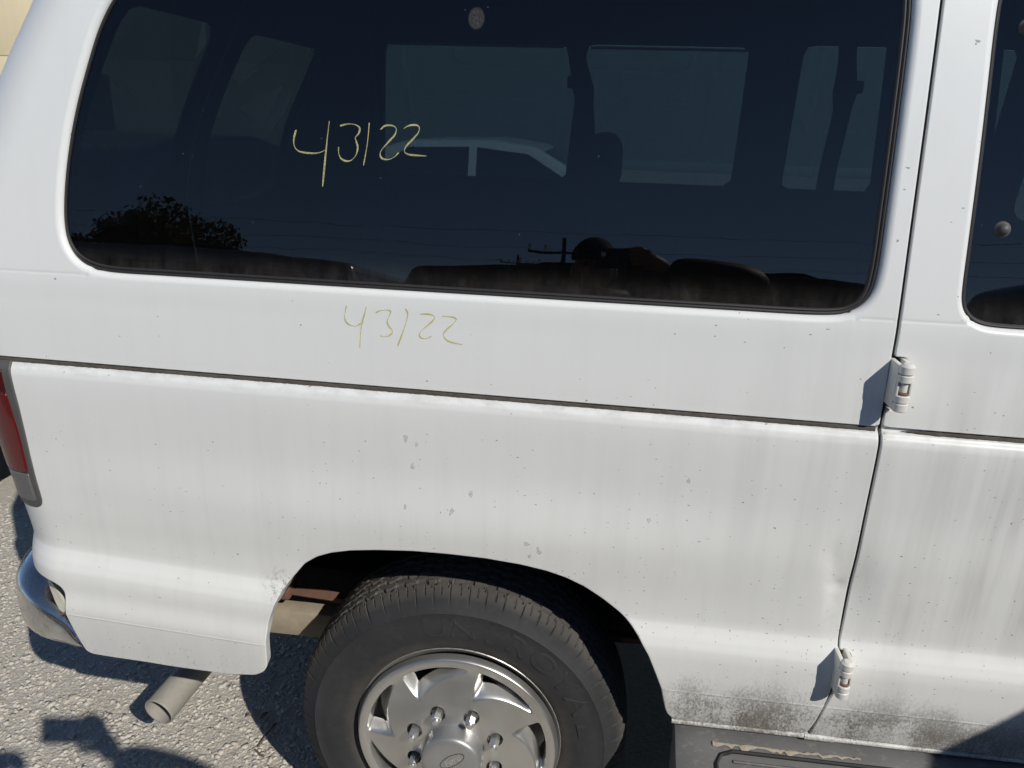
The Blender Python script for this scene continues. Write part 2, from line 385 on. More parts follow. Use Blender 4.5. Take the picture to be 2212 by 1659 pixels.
def resample(p, ds):
    P = np.array(p+[p[0]], float); L = np.r_[0, np.cumsum(np.hypot(*np.diff(P, axis=0).T))]; n = max(8, int(L[-1]/ds))
    s = np.linspace(0, L[-1], n+1)[:-1]; return np.c_[np.interp(s, L, P[:, 0]), np.interp(s, L, P[:, 1])]
def ccw(P):
    a = (P[:, 0]*np.roll(P[:, 1], -1)-np.roll(P[:, 0], -1)*P[:, 1]).sum(); return P if a > 0 else P[::-1]
def loop_n(P):
    d = np.roll(P, -1, 0)-np.roll(P, 1, 0); d /= np.linalg.norm(d, axis=1, keepdims=True)+1e-12; return np.c_[d[:, 1], -d[:, 0]]   # outward for ccw
def inside(Q, P):
    x, y = Q[:, 0], Q[:, 1]; c = np.zeros(len(Q), bool)
    for (x1, y1), (x2, y2) in zip(P, np.roll(P, -1, 0)):
        if y1 == y2: continue
        k = ((y1 > y) != (y2 > y)) & (x < (x2-x1)*(y-y1)/(y2-y1)+x1); c ^= k
    return c
def dist_loop(Q, P, chunk=4000):
    out = np.empty(len(Q))
    for i in range(0, len(Q), chunk): out[i:i+chunk] = np.sqrt(((Q[i:i+chunk, None]-P[None])**2).sum(-1).min(1))
    return out
def panel(name, outer, holes, mat, parent, er=.0025, ed=.014, hr=(), hd=(), off=0., detail=True, step=.014, rows=None, back=None, ds=.006):
    loops = [(ccw(outer), +1, er, ed)]+[(ccw(h), -1, r_, d_) for h, r_, d_ in zip(holes, hr, hd)]
    ins = [P-loop_n(P)*s*r_ for P, s, r_, d_ in loops]
    x0, z0 = ins[0].min(0); x1, z1 = ins[0].max(0)
    if rows is None:
        rows = list(np.arange(z0, z1, .012))
    pts = []
    for i, zr in enumerate(rows):
        xs = np.arange(x0+(0 if callable(zr) else (i % 2)*step/2), x1, step*(.6 if callable(zr) else 1)); zz = zr(xs) if callable(zr) else np.full_like(xs, zr); pts.append(np.c_[xs, zz])
    Q = np.concatenate(pts); k = inside(Q, ins[0])
    for P in ins[1:]: k &= ~inside(Q, P)
    Q = Q[k]
    Q = Q[dist_loop(Q, np.concatenate(ins)) > .0035]
    allv = [Vector(p) for P in ins for p in P]+[Vector(p) for p in Q]; edges = []; o = 0
    for P in ins:
        n = len(P); edges += [(o+i, o+(i+1) % n) for i in range(n)]; o += n
    vs, _, fs, vo, _, _ = geometry.delaunay_2d_cdt(allv, edges, [], 0, 1e-7)
    V2 = np.array([tuple(v) for v in vs]); T = np.array([f[:] for f in fs])
    c = V2[T].mean(1); kk = inside(c, ins[0])
    for P in ins[1:]: kk &= ~inside(c, P)
    T = T[kk]
    # ccw triangles
    A = V2[T]; ar = (A[:, 1, 0]-A[:, 0, 0])*(A[:, 2, 1]-A[:, 0, 1])-(A[:, 2, 0]-A[:, 0, 0])*(A[:, 1, 1]-A[:, 0, 1]); T[ar < 0] = T[ar < 0][:, ::-1]
    N = surfn(V2[:, 0], V2[:, 1], detail); V = surf(V2[:, 0], V2[:, 1], detail)-N*off
    verts = [V]; norms = [N]; faces = [tuple(t) for t in T]; base = len(V)
    for (P, s, r_, d_), I in zip(loops, ins):
        n = len(P); ln = loop_n(P)*s                       # direction towards the free edge
        prev = None; rings = [(k_/5*PI/2) for k_ in range(0, 6)]
        for q, a in enumerate(rings+[None]):
            if a is None: uv = P; dep = r_+d_; aa = PI/2
            else: uv = I+ln*r_*math.sin(a); dep = r_*(1-math.cos(a)); aa = a
            nn = surfn(I[:, 0], I[:, 1], detail); pos = surf(uv[:, 0], uv[:, 1], detail)-nn*(dep+off)
            e3 = surf(I[:, 0]+ln[:, 0]*.002, I[:, 1]+ln[:, 1]*.002, False)-surf(I[:, 0], I[:, 1], False); e3 /= np.linalg.norm(e3, axis=1, keepdims=True)
            nm = nn*math.cos(aa)+e3*math.sin(aa)
            verts.append(pos); norms.append(nm); start = base; base += n
            if prev is not None:
                for i in range(n):
                    j = (i+1) % n; f = (prev+i, prev+j, start+j, start+i)
                    faces.append(f if s < 0 else f[::-1])
            prev = start
    o = obj(name, np.concatenate(verts), faces, mat, parent, normals=np.concatenate(norms))
    return o
def ribbon(strokes, width, off, lift, taper=True):
    V, F = [], []
    for st in strokes:
        P = np.array(st); 
        # catmull-rom refine
        R = []
        for i in range(len(P)-1):
            p0, p1, p2, p3 = P[max(i-1, 0)], P[i], P[i+1], P[min(i+2, len(P)-1)]
            for t in np.linspace(0, 1, 6)[:-1]:
                R.append(.5*((2*p1)+(-p0+p2)*t+(2*p0-5*p1+4*p2-p3)*t*t+(-p0+3*p1-3*p2+p3)*t**3))
        R.append(P[-1]); R = np.array(R); d = np.gradient(R, axis=0); d /= np.linalg.norm(d, axis=1, keepdims=True)+1e-9; nn = np.c_[-d[:, 1], d[:, 0]]
        b = len(V); n = len(R)
        wd = np.array([width*(.75+.35*math.sin(i*.37+len(st))) for i in range(n)])[:, None]
        if taper: wd[0] *= .6; wd[-1] *= .4
        for k_, (s, l) in enumerate(((-.5, 0), (-.4, lift), (.4, lift), (.5, 0))):
            uv = R+nn*wd*s; q = surf(uv[:, 0], uv[:, 1], False)-surfn(uv[:, 0], uv[:, 1], False)*(off-l); V += list(q)
        for k_ in range(3):
            for i in range(n-1): F.append((b+k_*n+i, b+k_*n+i+1, b+(k_+1)*n+i+1, b+(k_+1)*n+i))
    return V, F

# ================================================================== GROUND
def make_gravel(name, a, b, island=False):
    k = NT(name); f = k.noise(1.7, 5, .6); f2 = k.noise(40, 4, .7)
    c = k.mix(f, a, b); c = k.mix(k.ramp(f2, [(.35, 0.), (.68, .45)]), c, tuple(v*.62 for v in a))
    if island:
        g = k.n('ShaderNodeNewGeometry'); r = g.outputs['Random Per Island']; c = k.mix(k.ramp(r, [(0, .0), (.12, .55), (.2, .0), (.9, .0), (1., .6)]), c, (.24, .20, .15))
        c = k.mix(k.math('MULTIPLY', k.ramp(r, [(.3, 0.), (.95, 1.)]), .4), c, (.60, .58, .53))
    wob = k.n('ShaderNodeVectorMath', operation='ADD'); nzc = k.n('ShaderNodeTexNoise'); nzc.inputs['Scale'].default_value = 60; k.l(k.co(), nzc.inputs['Vector']); scv = k.n('ShaderNodeVectorMath', operation='SCALE'); scv.inputs['Scale'].default_value = .02; k.l(nzc.outputs['Color'], scv.inputs[0]); k.l(k.co(), wob.inputs[0]); k.l(scv.outputs[0], wob.inputs[1])
    e1 = k.ramp(k.voro(62, wob.outputs[0], 'DISTANCE_TO_EDGE'), [(0, 0.), (.16, 1.)]); e2 = k.ramp(k.voro(150, wob.outputs[0], 'DISTANCE_TO_EDGE'), [(0, 0.), (.2, 1.)]); v1 = k.voro(62, wob.outputs[0])
    h = k.math('ADD', k.math('ADD', k.math('MULTIPLY', e1, .7), k.math('MULTIPLY', e2, .35)), k.math('MULTIPLY', k.noise(300, 3), .5)); h = k.math('SUBTRACT', h, v1)
    k.bump(h, .40 if not island else .2, .009 if not island else .003)
    return k.set(c, .92, 0, .25)
GRAV = make_gravel('crushed_limestone', (.48, .445, .385), (.57, .535, .465))
STONE = make_gravel('limestone_chips', (.54, .50, .435), (.64, .60, .53), True)
# one sheet to the horizon, finer near the van
xs = sorted(set([-600, -200, -60, -20, -8]+list(np.arange(-4, 4.01, .5))+[8, 20, 60, 200, 600])); ys = sorted(set([-600, -200, -60, -20, -8]+list(np.arange(-5, 5.01, .5))+[8, 20, 60, 200, 600]))
gv = [(x, y, 0) for y in ys for x in xs]; nx = len(xs)
gf = [(j*nx+i, j*nx+i+1, (j+1)*nx+i+1, (j+1)*nx+i) for j in range(len(ys)-1) for i in range(nx-1)]
tag(obj('ground', gv, gf, GRAV), kind='structure')
# loose chips bedded in the surface
def chips():
    bm = bmesh.new(); bmesh.ops.create_icosphere(bm, subdivisions=1, radius=1); bv = np.array([v.co[:] for v in bm.verts]); bf = np.array([[v.index for v in f.verts] for f in bm.faces]); bm.free()
    rng = np.random.RandomState(3); n = 52000
    x = rng.uniform(-2.3, .15, n); y = rng.uniform(-.2, 2.2, n)
    keep = rng.rand(n) < np.clip(1.15-.28*y, .35, 1); x, y = x[keep], y[keep]; n = len(x)
    sz = .0022+.0070*rng.rand(n)**2.6+.006*(rng.rand(n) < .012); a = rng.rand(n)*2*PI
    V = np.repeat(bv[None], n, 0)*(1+rng.uniform(-.38, .30, (n, len(bv), 1)))
    V[:, :, 0] *= (sz*rng.uniform(.9, 1.7, n))[:, None]; V[:, :, 1] *= (sz*rng.uniform(.7, 1.1, n))[:, None]; V[:, :, 2] *= (sz*rng.uniform(.20, .50, n))[:, None]
    ca, sa = np.cos(a)[:, None], np.sin(a)[:, None]; X = V[:, :, 0]*ca-V[:, :, 1]*sa; Y = V[:, :, 0]*sa+V[:, :, 1]*ca
    tl = rng.uniform(-.3, .3, n)[:, None]; Z = V[:, :, 2]+X*tl
    V = np.stack([X+x[:, None], Y+y[:, None], Z+(sz*.05)[:, None]], -1).reshape(-1, 3); F = (bf[None]+(np.arange(n)*len(bv))[:, None, None]).reshape(-1, 3)
    me = bpy.data.meshes.new('gravel'); me.vertices.add(len(V)); me.vertices.foreach_set('co', V.ravel()); me.loops.add(len(F)*3); me.loops.foreach_set('vertex_index', F.ravel())
    me.polygons.add(len(F)); me.polygons.foreach_set('loop_start', np.arange(len(F))*3); me.polygons.foreach_set('loop_total', np.full(len(F), 3)); me.update(); me.validate()
    me.materials.append(STONE); o = bpy.data.objects.new('gravel', me); COL.objects.link(o)
    tag(o, 'loose pale limestone chips bedded in the lot surface', 'gravel', kind='stuff')
chips()

# ================================================================== VAN
van = empty('passenger_van'); tag(van, 'dusty white passenger van with privacy glass and yellow number 43122 on it', 'van')
SEAM = .7275
# --- quarter panel outline
arch = [(-.384, .572), (-.379, .630), (-.372, .675), (-.358, .715), (-.344, .744), (-.323, .772), (-.296, .807), (-.269, .827), (-.239, .840), (-.199, .850), (-.148, .857), (-.077, .863), (-.007, .864), (.063, .862), (.132, .855), (.180, .846), (.218, .834), (.253, .817), (.289, .793), (.321, .768), (.345, .746), (.361, .727), (.382, .692), (.400, .650), (.414, .614), (.424, .571), (.432, .548), (.447, .535)]
lowrear = [(-.384, .572), (-.386, .560), (-.395, .545), (-.415, .532), (-.469, .525), (-.522, .525), (-.601, .527), (-.667, .531), (-.735, .533), (-.783, .536), (-.795, .545), (-.802, .582), (-.807, .615), (-.812, .645), (-.809, .674), (-.808, .694), (-.814, .708), (-.829, .717), (-.854, .722), (-.90, .728), (-.98, .735), (-1.10, .74)]
def dens(p, s=.01):
    q = []
    for a, b in zip(p, p[1:]):
        n = max(1, int(math.hypot(b[0]-a[0], b[1]-a[1])/s)); q += [(a[0]+(b[0]-a[0])*i/n, a[1]+(b[1]-a[1])*i/n) for i in range(n)]
    return q+[p[-1]]
rightedge = [(.700, .537), (SEAM-.018, .57), (SEAM-.011, .61), (SEAM-.0055, .65), (SEAM-.003, .70), (SEAM-.002, .76), (SEAM-.0025, .9), (SEAM-.0025, 1.5), (SEAM-.0025, 2.085)]
outer = dens(arch)+dens([(.447, .535), (.46, .534), (.69, .537)])[1:]+dens(rightedge)+dens([(SEAM-.0025, 2.085), (-.2, 2.085), (-.75, 2.06), (-1.03, 2.03)])[1:]+dens([(-1.03, 2.03), (-1.06, 1.8), (-1.08, 1.4), (-1.10, .9), (-1.10, .74)])[1:]+dens(lowrear[::-1])[1:-1]
qouter = resample(chaikin(outer, 1), .0055)
winL = [(-.618, 1.817), (-.638, 1.783), (-.652, 1.751), (-.669, 1.705), (-.685, 1.659), (-.699, 1.611), (-.710, 1.562), (-.718, 1.516), (-.7225, 1.472), (-.7225, 1.441), (-.718, 1.414), (-.705, 1.390), (-.684, 1.374), (-.657, 1.366), (-.622, 1.363)]
winB = [(-.532, 1.363), (-.363, 1.362), (-.187, 1.361), (.1, 1.360), (.288, 1.359), (.480, 1.3585), (.574, 1.358)]
winR = [(.623, 1.3595), (.647, 1.364), (.667, 1.376), (.680, 1.395), (.6855, 1.417), (.688, 1.451), (.6885, 1.517), (.689, 1.591), (.689, 1.655), (.689, 1.752), (.688, 1.82)]
winT = [(.684, 1.855), (.668, 1.875), (.64, 1.885), (.4, 1.888), (0, 1.89), (-.4, 1.888), (-.53, 1.884), (-.562, 1.872), (-.587, 1.855)]
win = resample(chaikin(winL+winB+winR+winT, 2), .005)
beltrows = [(lambda o_: (lambda xs_: belt_z(xs_)+o_))(o) for o in (-.034, -.028, -.022, -.016, -.011, -.0085, -.0066, -.0054, -.0052, -.0040, -.0025, 0, .0025, .0040, .0052, .0054, .0066, .0095, .014, .022)]
creaserows = [(lambda o_: (lambda xs_: crease_z(xs_)+o_))(o) for o in (-.225, -.21, -.195, -.18, -.165, -.155, -.149, -.1465, -.1445, -.143, -.1415, -.1395, -.137, -.13, -.118, -.106, -.094, -.082, -.07, -.06, -.054, -.048, -.042, -.036, -.03, -.024, -.018, -.013, -.009, -.005, -.001, .003, .008, .014, .022, .03)]
rows = creaserows+list(np.arange(.84, 1.142, .009))+beltrows+list(np.arange(1.215, 1.335, .012))+[(lambda o_: (lambda xs_: np.full_like(xs_, o_)))(o) for o in (1.337, 1.341, 1.345, 1.349, 1.353, 1.3555, 1.3575, 1.3595, 1.362, 1.366, 1.371, 1.378)]+list(np.arange(1.39, 2.08, .014))
quarter = panel('quarter_panel', qouter, [win], PAINT, van, er=.003, ed=.02, hr=[.013], hd=[.014], rows=rows)
# glass, border band, rubber
def glass_part(name, loop, parent, off, glassmat, far=False):
    P = ccw(loop); P = resample([tuple(p) for p in P], .012)
    return panel(name, P, [], glassmat, parent, er=.0008, ed=.004, off=off, detail=False, step=.03, rows=list(np.arange(1.3, 1.95, .03)), ds=.012)
qglass = glass_part('quarter_window', win+0, van, .0125, GLASS)
def ring(name, loop, w_in, off, mat, parent, lift=0, wfun=None, prof=((0, 0), (1, 0))):
    P = ccw(loop); n = loop_n(P); V, F = [], []; N = len(P)
    wv = np.array([wfun(p, q) if wfun else w_in for p, q in zip(P, n)])[:, None]
    for t, h in prof:
        uv = P-n*wv*t; V += list(surf(uv[:, 0], uv[:, 1], False)-surfn(uv[:, 0], uv[:, 1], False)*(off-h))
    for k_ in range(len(prof)-1):
        for i in range(N): j = (i+1) % N; F.append((k_*N+i, k_*N+j, (k_+1)*N+j, (k_+1)*N+i))
    return obj(name, V, F, mat, parent, smooth=True)
# rubber seal: heavier along bottom and right, hair thin on the left
def sealw(p, n): return .0035+.0075*max(0, -n[1])**2+.009*max(0, n[0])**3
ring('window_seal', win, 0, .0118, RUBSEAL, qglass, wfun=sealw, prof=((-.3, 0), (0, .0005), (.15, .004), (.32, .0045), (.42, .0012), (.52, .0012), (.6, .003), (.8, .0025), (1, -.0005)))
def bandw(p, n): return .012+.016*max(0, n[0])**3+.012*max(0, -n[1])**3
ring('painted_glass_border', win, 0, .0185, BLACK, qglass, wfun=bandw)
# belt seam sealant strip in the groove
def groove_strip(name, x0, x1, parent, depth=.0040):
    xs_ = np.arange(x0, x1, .006); V, F = [], []; n = len(xs_); rng = np.random.RandomState(5)
    for k_, (dz, h) in enumerate(((-.0048, -.001), (-.0026, .0012), (.0026, .0012), (.0048, -.001))):
        tp_ = np.clip((xs_-x0)/.05, .15, 1) if x0 > 0 else 1.0; z = belt_z(xs_)+dz*tp_+rng.uniform(-.0011, .0011, n); s = surf(xs_, z, False); V += list(s-surfn(xs_, z, False)*(depth-h-rng.uniform(0, .001, n)[:, None]))
    for k_ in range(3):
        for i in range(n-1): F.append((k_*n+i, k_*n+i+1, (k_+1)*n+i+1, (k_+1)*n+i))
    return obj(name, V, F, SEALANT, parent, smooth=True)
groove_strip('belt_seam', -.90, SEAM-.006, quarter)
# grease pen numbers
T1 = [[(-0.2896, 1.6201), (-0.2935, 1.606), (-0.2928, 1.5943), (-0.2855, 1.5858), (-0.2679, 1.5829), (-0.2488, 1.5841), (-0.2345, 1.591)], [(-0.2308, 1.6363), (-0.2346, 1.605), (-0.2385, 1.5669), (-0.2421, 1.5284)], [(-0.2119, 1.6288), (-0.1994, 1.6321), (-0.1869, 1.6319), (-0.1781, 1.627), (-0.1789, 1.6183), (-0.185, 1.6109), (-0.1834, 1.6052), (-0.1807, 1.5951), (-0.1831, 1.5834), (-0.1908, 1.5744), (-0.2003, 1.5721), (-0.2098, 1.5761), (-0.214, 1.5853), (-0.2141, 1.5946)], [(-0.1611, 1.6355), (-0.1639, 1.6015), (-0.1702, 1.5658)], [(-0.1416, 1.6247), (-0.1339, 1.6312), (-0.1216, 1.6321), (-0.1143, 1.6275), (-0.1166, 1.6174), (-0.1272, 1.6056), (-0.1378, 1.5937), (-0.1414, 1.5854), (-0.1375, 1.5786), (-0.1266, 1.5773), (-0.1158, 1.5823), (-0.1088, 1.5895)], [(-0.1014, 1.6279), (-0.0938, 1.6324), (-0.0815, 1.6342), (-0.0747, 1.6307), (-0.0766, 1.6215), (-0.087, 1.6097), (-0.0966, 1.5994), (-0.0989, 1.5907), (-0.091, 1.5866), (-0.0771, 1.5856), (-0.0607, 1.5853)]]
T2 = [[(-0.1932, 1.3294), (-0.1953, 1.3214), (-0.1972, 1.3097), (-0.195, 1.3015), (-0.1886, 1.2961), (-0.1794, 1.2943), (-0.1728, 1.2964), (-0.1675, 1.2999)], [(-0.1577, 1.3305), (-0.161, 1.317), (-0.1655, 1.3013), (-0.1685, 1.283), (-0.1707, 1.2554)], [(-0.1408, 1.3201), (-0.1334, 1.3243), (-0.1231, 1.3264), (-0.116, 1.3257), (-0.1143, 1.3223), (-0.1179, 1.3131), (-0.1203, 1.3066), (-0.118, 1.2991), (-0.1128, 1.2929), (-0.1109, 1.2885), (-0.1136, 1.2839), (-0.1194, 1.2799), (-0.1266, 1.2785), (-0.1331, 1.28)], [(-0.088, 1.3301), (-0.0844, 1.3253), (-0.084, 1.3177), (-0.0882, 1.3009), (-0.0947, 1.2824), (-0.1018, 1.2628)], [(-0.0619, 1.3225), (-0.0485, 1.3236), (-0.0396, 1.3222), (-0.0363, 1.3186), (-0.0388, 1.3128), (-0.0471, 1.3046), (-0.0573, 1.2951), (-0.0624, 1.2877), (-0.0617, 1.2826), (-0.0559, 1.2797), (-0.0482, 1.2809), (-0.0415, 1.2847)], [(-0.0232, 1.3213), (-0.0077, 1.321), (-0.0001, 1.3195), (0.0019, 1.3158), (-0.0037, 1.3085), (-0.0137, 1.299), (-0.0194, 1.2916), (-0.0193, 1.2852), (-0.0122, 1.2786), (0.0007, 1.2749), (0.0148, 1.2736)]]
tag(obj('handwritten_number', *ribbon(T1, .0030, .0122, .0006), PEN1, qglass), 'pale yellow grease pen number 43122 on the dark glass')
tag(obj('handwritten_number', *ribbon(T2, .0026, .0004, .0006), PEN2, quarter), 'thin faint yellow number 43122 on the white paint')
# dried drip marks: small ovals on the paint
def drip(cx, cz, a, b, rot):
    t = np.linspace(0, 2*PI, 19); return [(cx+a*math.cos(q)*math.cos(rot)-b*math.sin(q)*math.sin(rot), cz+a*math.cos(q)*math.sin(rot)+b*math.sin(q)*math.cos(rot)) for q in t]
drips = [(-.086, 1.095, .0042, .008, 0), (-.066, 1.085, .003, .005, 0), (-.074, 1.040, .004, .0065, 0), (.035, .995, .0038, .0068, -.1), (.0, .957, .0038, .0078, -.4), (-.088, .958, .003, .0055, 0), (.422, 1.055, .0035, .0055, 0), (.36, .972, .003, .005, 0), (.142, .905, .006, .004, -.1), (.165, .892, .004, .009, .3), (.148, .878, .003, .005, -.4)]
for q_, (cx, cz, a, b, ro) in enumerate(drips):
    V, F = [(cx, 0, cz)], []; NN = 16
    for i in range(NN):
        t = 2*PI*i/NN; rr_ = 1+.18*math.sin(3*t+q_*1.7)+.10*math.sin(5*t+q_); x = a*rr_*math.cos(t); z = b*rr_*math.sin(t); V.append((cx+x*math.cos(ro)-z*math.sin(ro), 0, cz+x*math.sin(ro)+z*math.cos(ro)))
    F = [(0, 1+i, 1+(i+1) % NN) for i in range(NN)]
    V = [(x, float(surf(np.array([x]), np.array([z]))[0][1])-.0005, z) for x, y, z in V]
    obj('drip_mark', V, F, MARK, quarter, smooth=True)
for v in bpy.data.objects['handwritten_number.001'].data.vertices:
    s = surf(np.array([v.co.x]), np.array([v.co.z]))[0]; v.co.y = s[1]-.0006

# --- side door (hinged at its rear edge)
LX = SEAM+.0022
def notch(z0, z1, d): return [(LX, z0-.004), (LX+.003, z0), (LX+d-.006, z0), (LX+d, z0+.006), (LX+d, z1-.006), (LX+d-.006, z1), (LX+.003, z1), (LX, z1+.004)]
dleft = [(.706, .537), (LX-.018, .57), (LX-.011, .61), (LX-.0055, .635)]+[(p[0]-.002, p[1]) for p in notch(.652, .738, .022)]+[(LX, .80), (LX, 1.19)]+notch(1.208, 1.298, .022)+[(LX, 1.35), (LX, 2.085)]
DX1 = 1.40
douter = resample(dens(dleft, .004)+dens([(LX, 2.085), (DX1, 2.085), (DX1, .528), (.72, .537)], .008)[1:], .0045)
dw = [(.810, 1.84), (.810, 1.787), (.812, 1.727), (.815, 1.628), (.8165, 1.555), (.818, 1.472), (.8185, 1.424), (.820, 1.396), (.826, 1.378), (.838, 1.365), (.855, 1.357), (.88, 1.354), (.94, 1.3535), (1.25, 1.352), (1.29, 1.357), (1.31, 1.375), (1.317, 1.41), (1.32, 1.6), (1.325, 1.82), (1.315, 1.86), (1.28, 1.882), (1.1, 1.887), (.87, 1.887), (.83, 1.878), (.814, 1.862)]
dwin = resample(chaikin(dw, 2), .005)
door = panel('side_door', douter, [dwin], PAINT, van, er=.0025, ed=.02, hr=[.012], hd=[.014], rows=rows)
dglass = glass_part('door_window', dwin, door, .0125, GLASS)
ring('window_seal', dwin, .007, .0118, RUBSEAL, door, prof=((-.3, 0), (0, .0005), (.25, .004), (.5, .003), (1, -.0005)))
ring('painted_glass_border', dwin, .022, .0185, BLACK, door)
groove_strip('belt_seam', SEAM+.035, DX1-.01, door)
# dome bolts through the hinged pane
for (u, z) in ((.8665, 1.507), (.8585, 1.803)):
    P = surf(np.array([u]), np.array([z]), False)[0]; N = surfn(np.array([u]), np.array([z]), False)[0]
    V, F = lathe_vf([(0, -.010), (.004, -.0095), (.0072, -.007), (.0088, -.003), (.0092, 0), (.0125, .0008), (.013, .003)], 20, (0, 0, 0))
    R = Vector((0, 1, 0)).rotation_difference(-Vector(N)).to_matrix(); V = [R @ Vector(v)+Vector(P)-Vector(N)*.010 for v in V]
    obj('glass_bolt', V, F, BEZEL, door, smooth=True)
# --- dark jamb behind the seam
for nm, x0, x1, y0, y1, z0, z1 in (('door_jamb', .70, .80, .035, .07, .55, 1.33),):
    box(nm, x0, x1, y0, y1, z0, z1, BLACK, van)
V = []; zz = np.linspace(1.33, 2.07, 14)
for z in zz:
    y = float(surf(np.array([.7]), np.array([z]), False)[0][1]); V += [(.705, y+.022, z), (.79, y+.022, z), (.79, y+.06, z), (.705, y+.06, z)]
F = [(4*i+k_, 4*i+(k_+1) % 4, 4*i+4+(k_+1) % 4, 4*i+4+k_) for i in range(len(zz)-1) for k_ in range(4)]
obj('door_pillar', V, F, BLACK, van)
# --- black weatherstrip in the door gap
zz = np.linspace(.545, 2.08, 120); cxs = np.interp(zz, [p[1] for p in rightedge], [p[0] for p in rightedge])+.0028
V = []
for dx, dy in ((-.006, .012), (-.0022, .0062), (.0022, .0062), (.006, .012)):
    V += list(surf(cxs+dx, zz)+np.array([0, dy, 0]))
F = [(k_*120+i, k_*120+i+1, (k_+1)*120+i+1, (k_+1)*120+i) for k_ in range(3) for i in range(119)]
obj('door_weatherstrip', V, F, RUBSEAL, van, smooth=True)
# --- sill lip
def lip(name, x0, x1, z, ys, h, parent):
    xs_ = np.linspace(x0, x1, max(3, int((x1-x0)/.05))); pr = [(.02, .007), (-.002, .0065), (-.0085, .003), (-.0095, -.002), (-.006, -.006), (.02, -.007)]
    V = [(x, ys+a, z+b*h) for x in xs_ for a, b in pr]; k_ = len(pr)
    F = [(i*k_+q, i*k_+q+1, (i+1)*k_+q+1, (i+1)*k_+q) for i in range(len(xs_)-1) for q in range(k_-1)]; F += [tuple(range(k_)), tuple((len(xs_)-1)*k_+q for q in range(k_))[::-1]]
    return obj(name, V, F, PAINT, parent, angle=60)
lip('sill_lip', .443, .700, .530, .004, .95, van); lip('sill_lip', .697, .752, .5295, .0025, 1.15, van); lip('sill_lip', .749, 1.42, .5275, .005, .9, van)
# --- hinges
def hinge(cx, cy, z0, z1, yb):
    h = empty('door_hinge', (cx, cy, z0), parent=van); H = z1-z0; R = .0118
    def kn(a, b, r_=R):
        lathe('knuckle', [(0, a*H), (r_-.0015, a*H), (r_, a*H+.0015), (r_, b*H-.0015), (r_-.0015, b*H), (0, b*H)], 24, (0, 0, 0), HINGE, h, axis='z')
    kn(0, .185); kn(.195, .36); kn(.635, .80); kn(.815, 1.0)
    lathe('hinge_pin', [(0, .0), (.0062, .0), (.0062, H), (0, H)], 16, (0, 0, 0), HINGE, h, axis='z')
    lathe('pin_head', [(0, H+.0035), (.0065, H+.003), (.0095, H+.0005), (.0095, H-.002)], 20, (0, 0, 0), HINGE, h, axis='z')
    D = yb-cy
    # leaves: body side and door side plates running back to the jamb
    def leaf(xa, xb, za, zb):
        bm = box_bm(xa, xb, .002, D, za*H, zb*H, .0018); bobj('hinge_leaf', bm, HINGE, h)
    leaf(-.0125, -.0045, .02, .985); leaf(.0035, .0115, .02, 1.0)
    bm = box_bm(-.0045, .0035, D*.55, D, .04*H, .95*H, .001); bobj('hinge_web', bm, BLACK, h)
    for s in (-1, 1): bm = box_bm(s*.0098-.0016, s*.0098+.0016, -.004, .004, .34*H, .65*H, .0008); bobj('hinge_cage', bm, HINGE, h)
    o = lathe('rust_ring', [(.0064, .37*H), (.0088, .365*H), (.0085, .40*H), (.0064, .43*H)], 18, (0, 0, 0), RUST, h, axis='z')
    return h
hinge(.7375, -.026, 1.219, 1.296, .05); hinge(.7315, -.047, .668, .743, .03)
# --- running board
pr = [(.03, .518), (-.004, .516), (-.030, .503), (-.055, .487), (-.125, .470), (-.150, .455), (-.156, .430), (-.150, .395), (.02, .375)]
bm = bmesh.new(); xs_ = [.452, .47, .50]+list(np.arange(.55, 1.81, .1)); ringv = []
for i, x in enumerate(xs_):
    k_ = .90 if i == 0 else (.97 if i == 1 else 1)
    ringv.append([bm.verts.new((x, .03+(y-.03)*k_, .44+(z-.44)*k_)) for y, z in pr])
for a, b in zip(ringv, ringv[1:]):
    for q in range(len(pr)): q2 = (q+1) % len(pr); bm.faces.new((a[q], a[q2], b[q2], b[q]))
bm.faces.new(ringv[0]); bm.faces.new(ringv[-1][::-1])
rb = bobj('running_board', bm, GREYPL, van, 40)
def on_board(x, t):   # t: distance out from the van along the tread face
    y = -.055-t*.07; return (x, y, float(np.interp(-y, [-q[0] for q in pr[:6]], [q[1] for q in pr[:6]]))+.0015)
pad = [on_board(.53, -.15), on_board(1.8, -.15), on_board(1.8, .95), on_board(.53, .95)]
loop_ = []
for cx, ct, a0 in ((.555, .1, PI), (1.75, .1, -PI/2), (1.75, .75, 0), (.555, .75, PI/2)): pass
padpts = [(.56, -.30), (1.75, -.30), (1.78, -.1), (1.78, .8), (.56, .95), (.537, .85), (.528, .6), (.528, .0), (.537, -.20)]
tube('tread_pad_edge', [on_board(*p) for p in padpts], .004, BLACK, rb, n=6, closed=True)
for j in range(4): tube('tread_rib', [on_board(.56, -.08+j*.24), on_board(1.75, -.08+j*.24)], .003, GREYPL, rb, n=6)
# caked dirt along the pad edge
rng = np.random.RandomState(2); V = []; F = []
xs_ = np.linspace(.522, .80, 40)
for i, x in enumerate(xs_):
    wv = .085*(1-.8*(i/40))*(.15+1.1*rng.rand()**1.5); a = on_board(x, -.46+rng.uniform(-.03, .03)); b = on_board(x, -.46+wv*2.2); V += [(a[0], a[1], a[2]+.001), ((a[0]+b[0])/2, (a[1]+b[1])/2, (a[2]+b[2])/2+.0035), (b[0], b[1], b[2]+.001)]
F = [(3*i+q, 3*i+3+q, 3*i+4+q, 3*i+1+q) for i in range(39) for q in range(2)]
obj('caked_mud', V, F, DUSTTAN, rb, smooth=True)

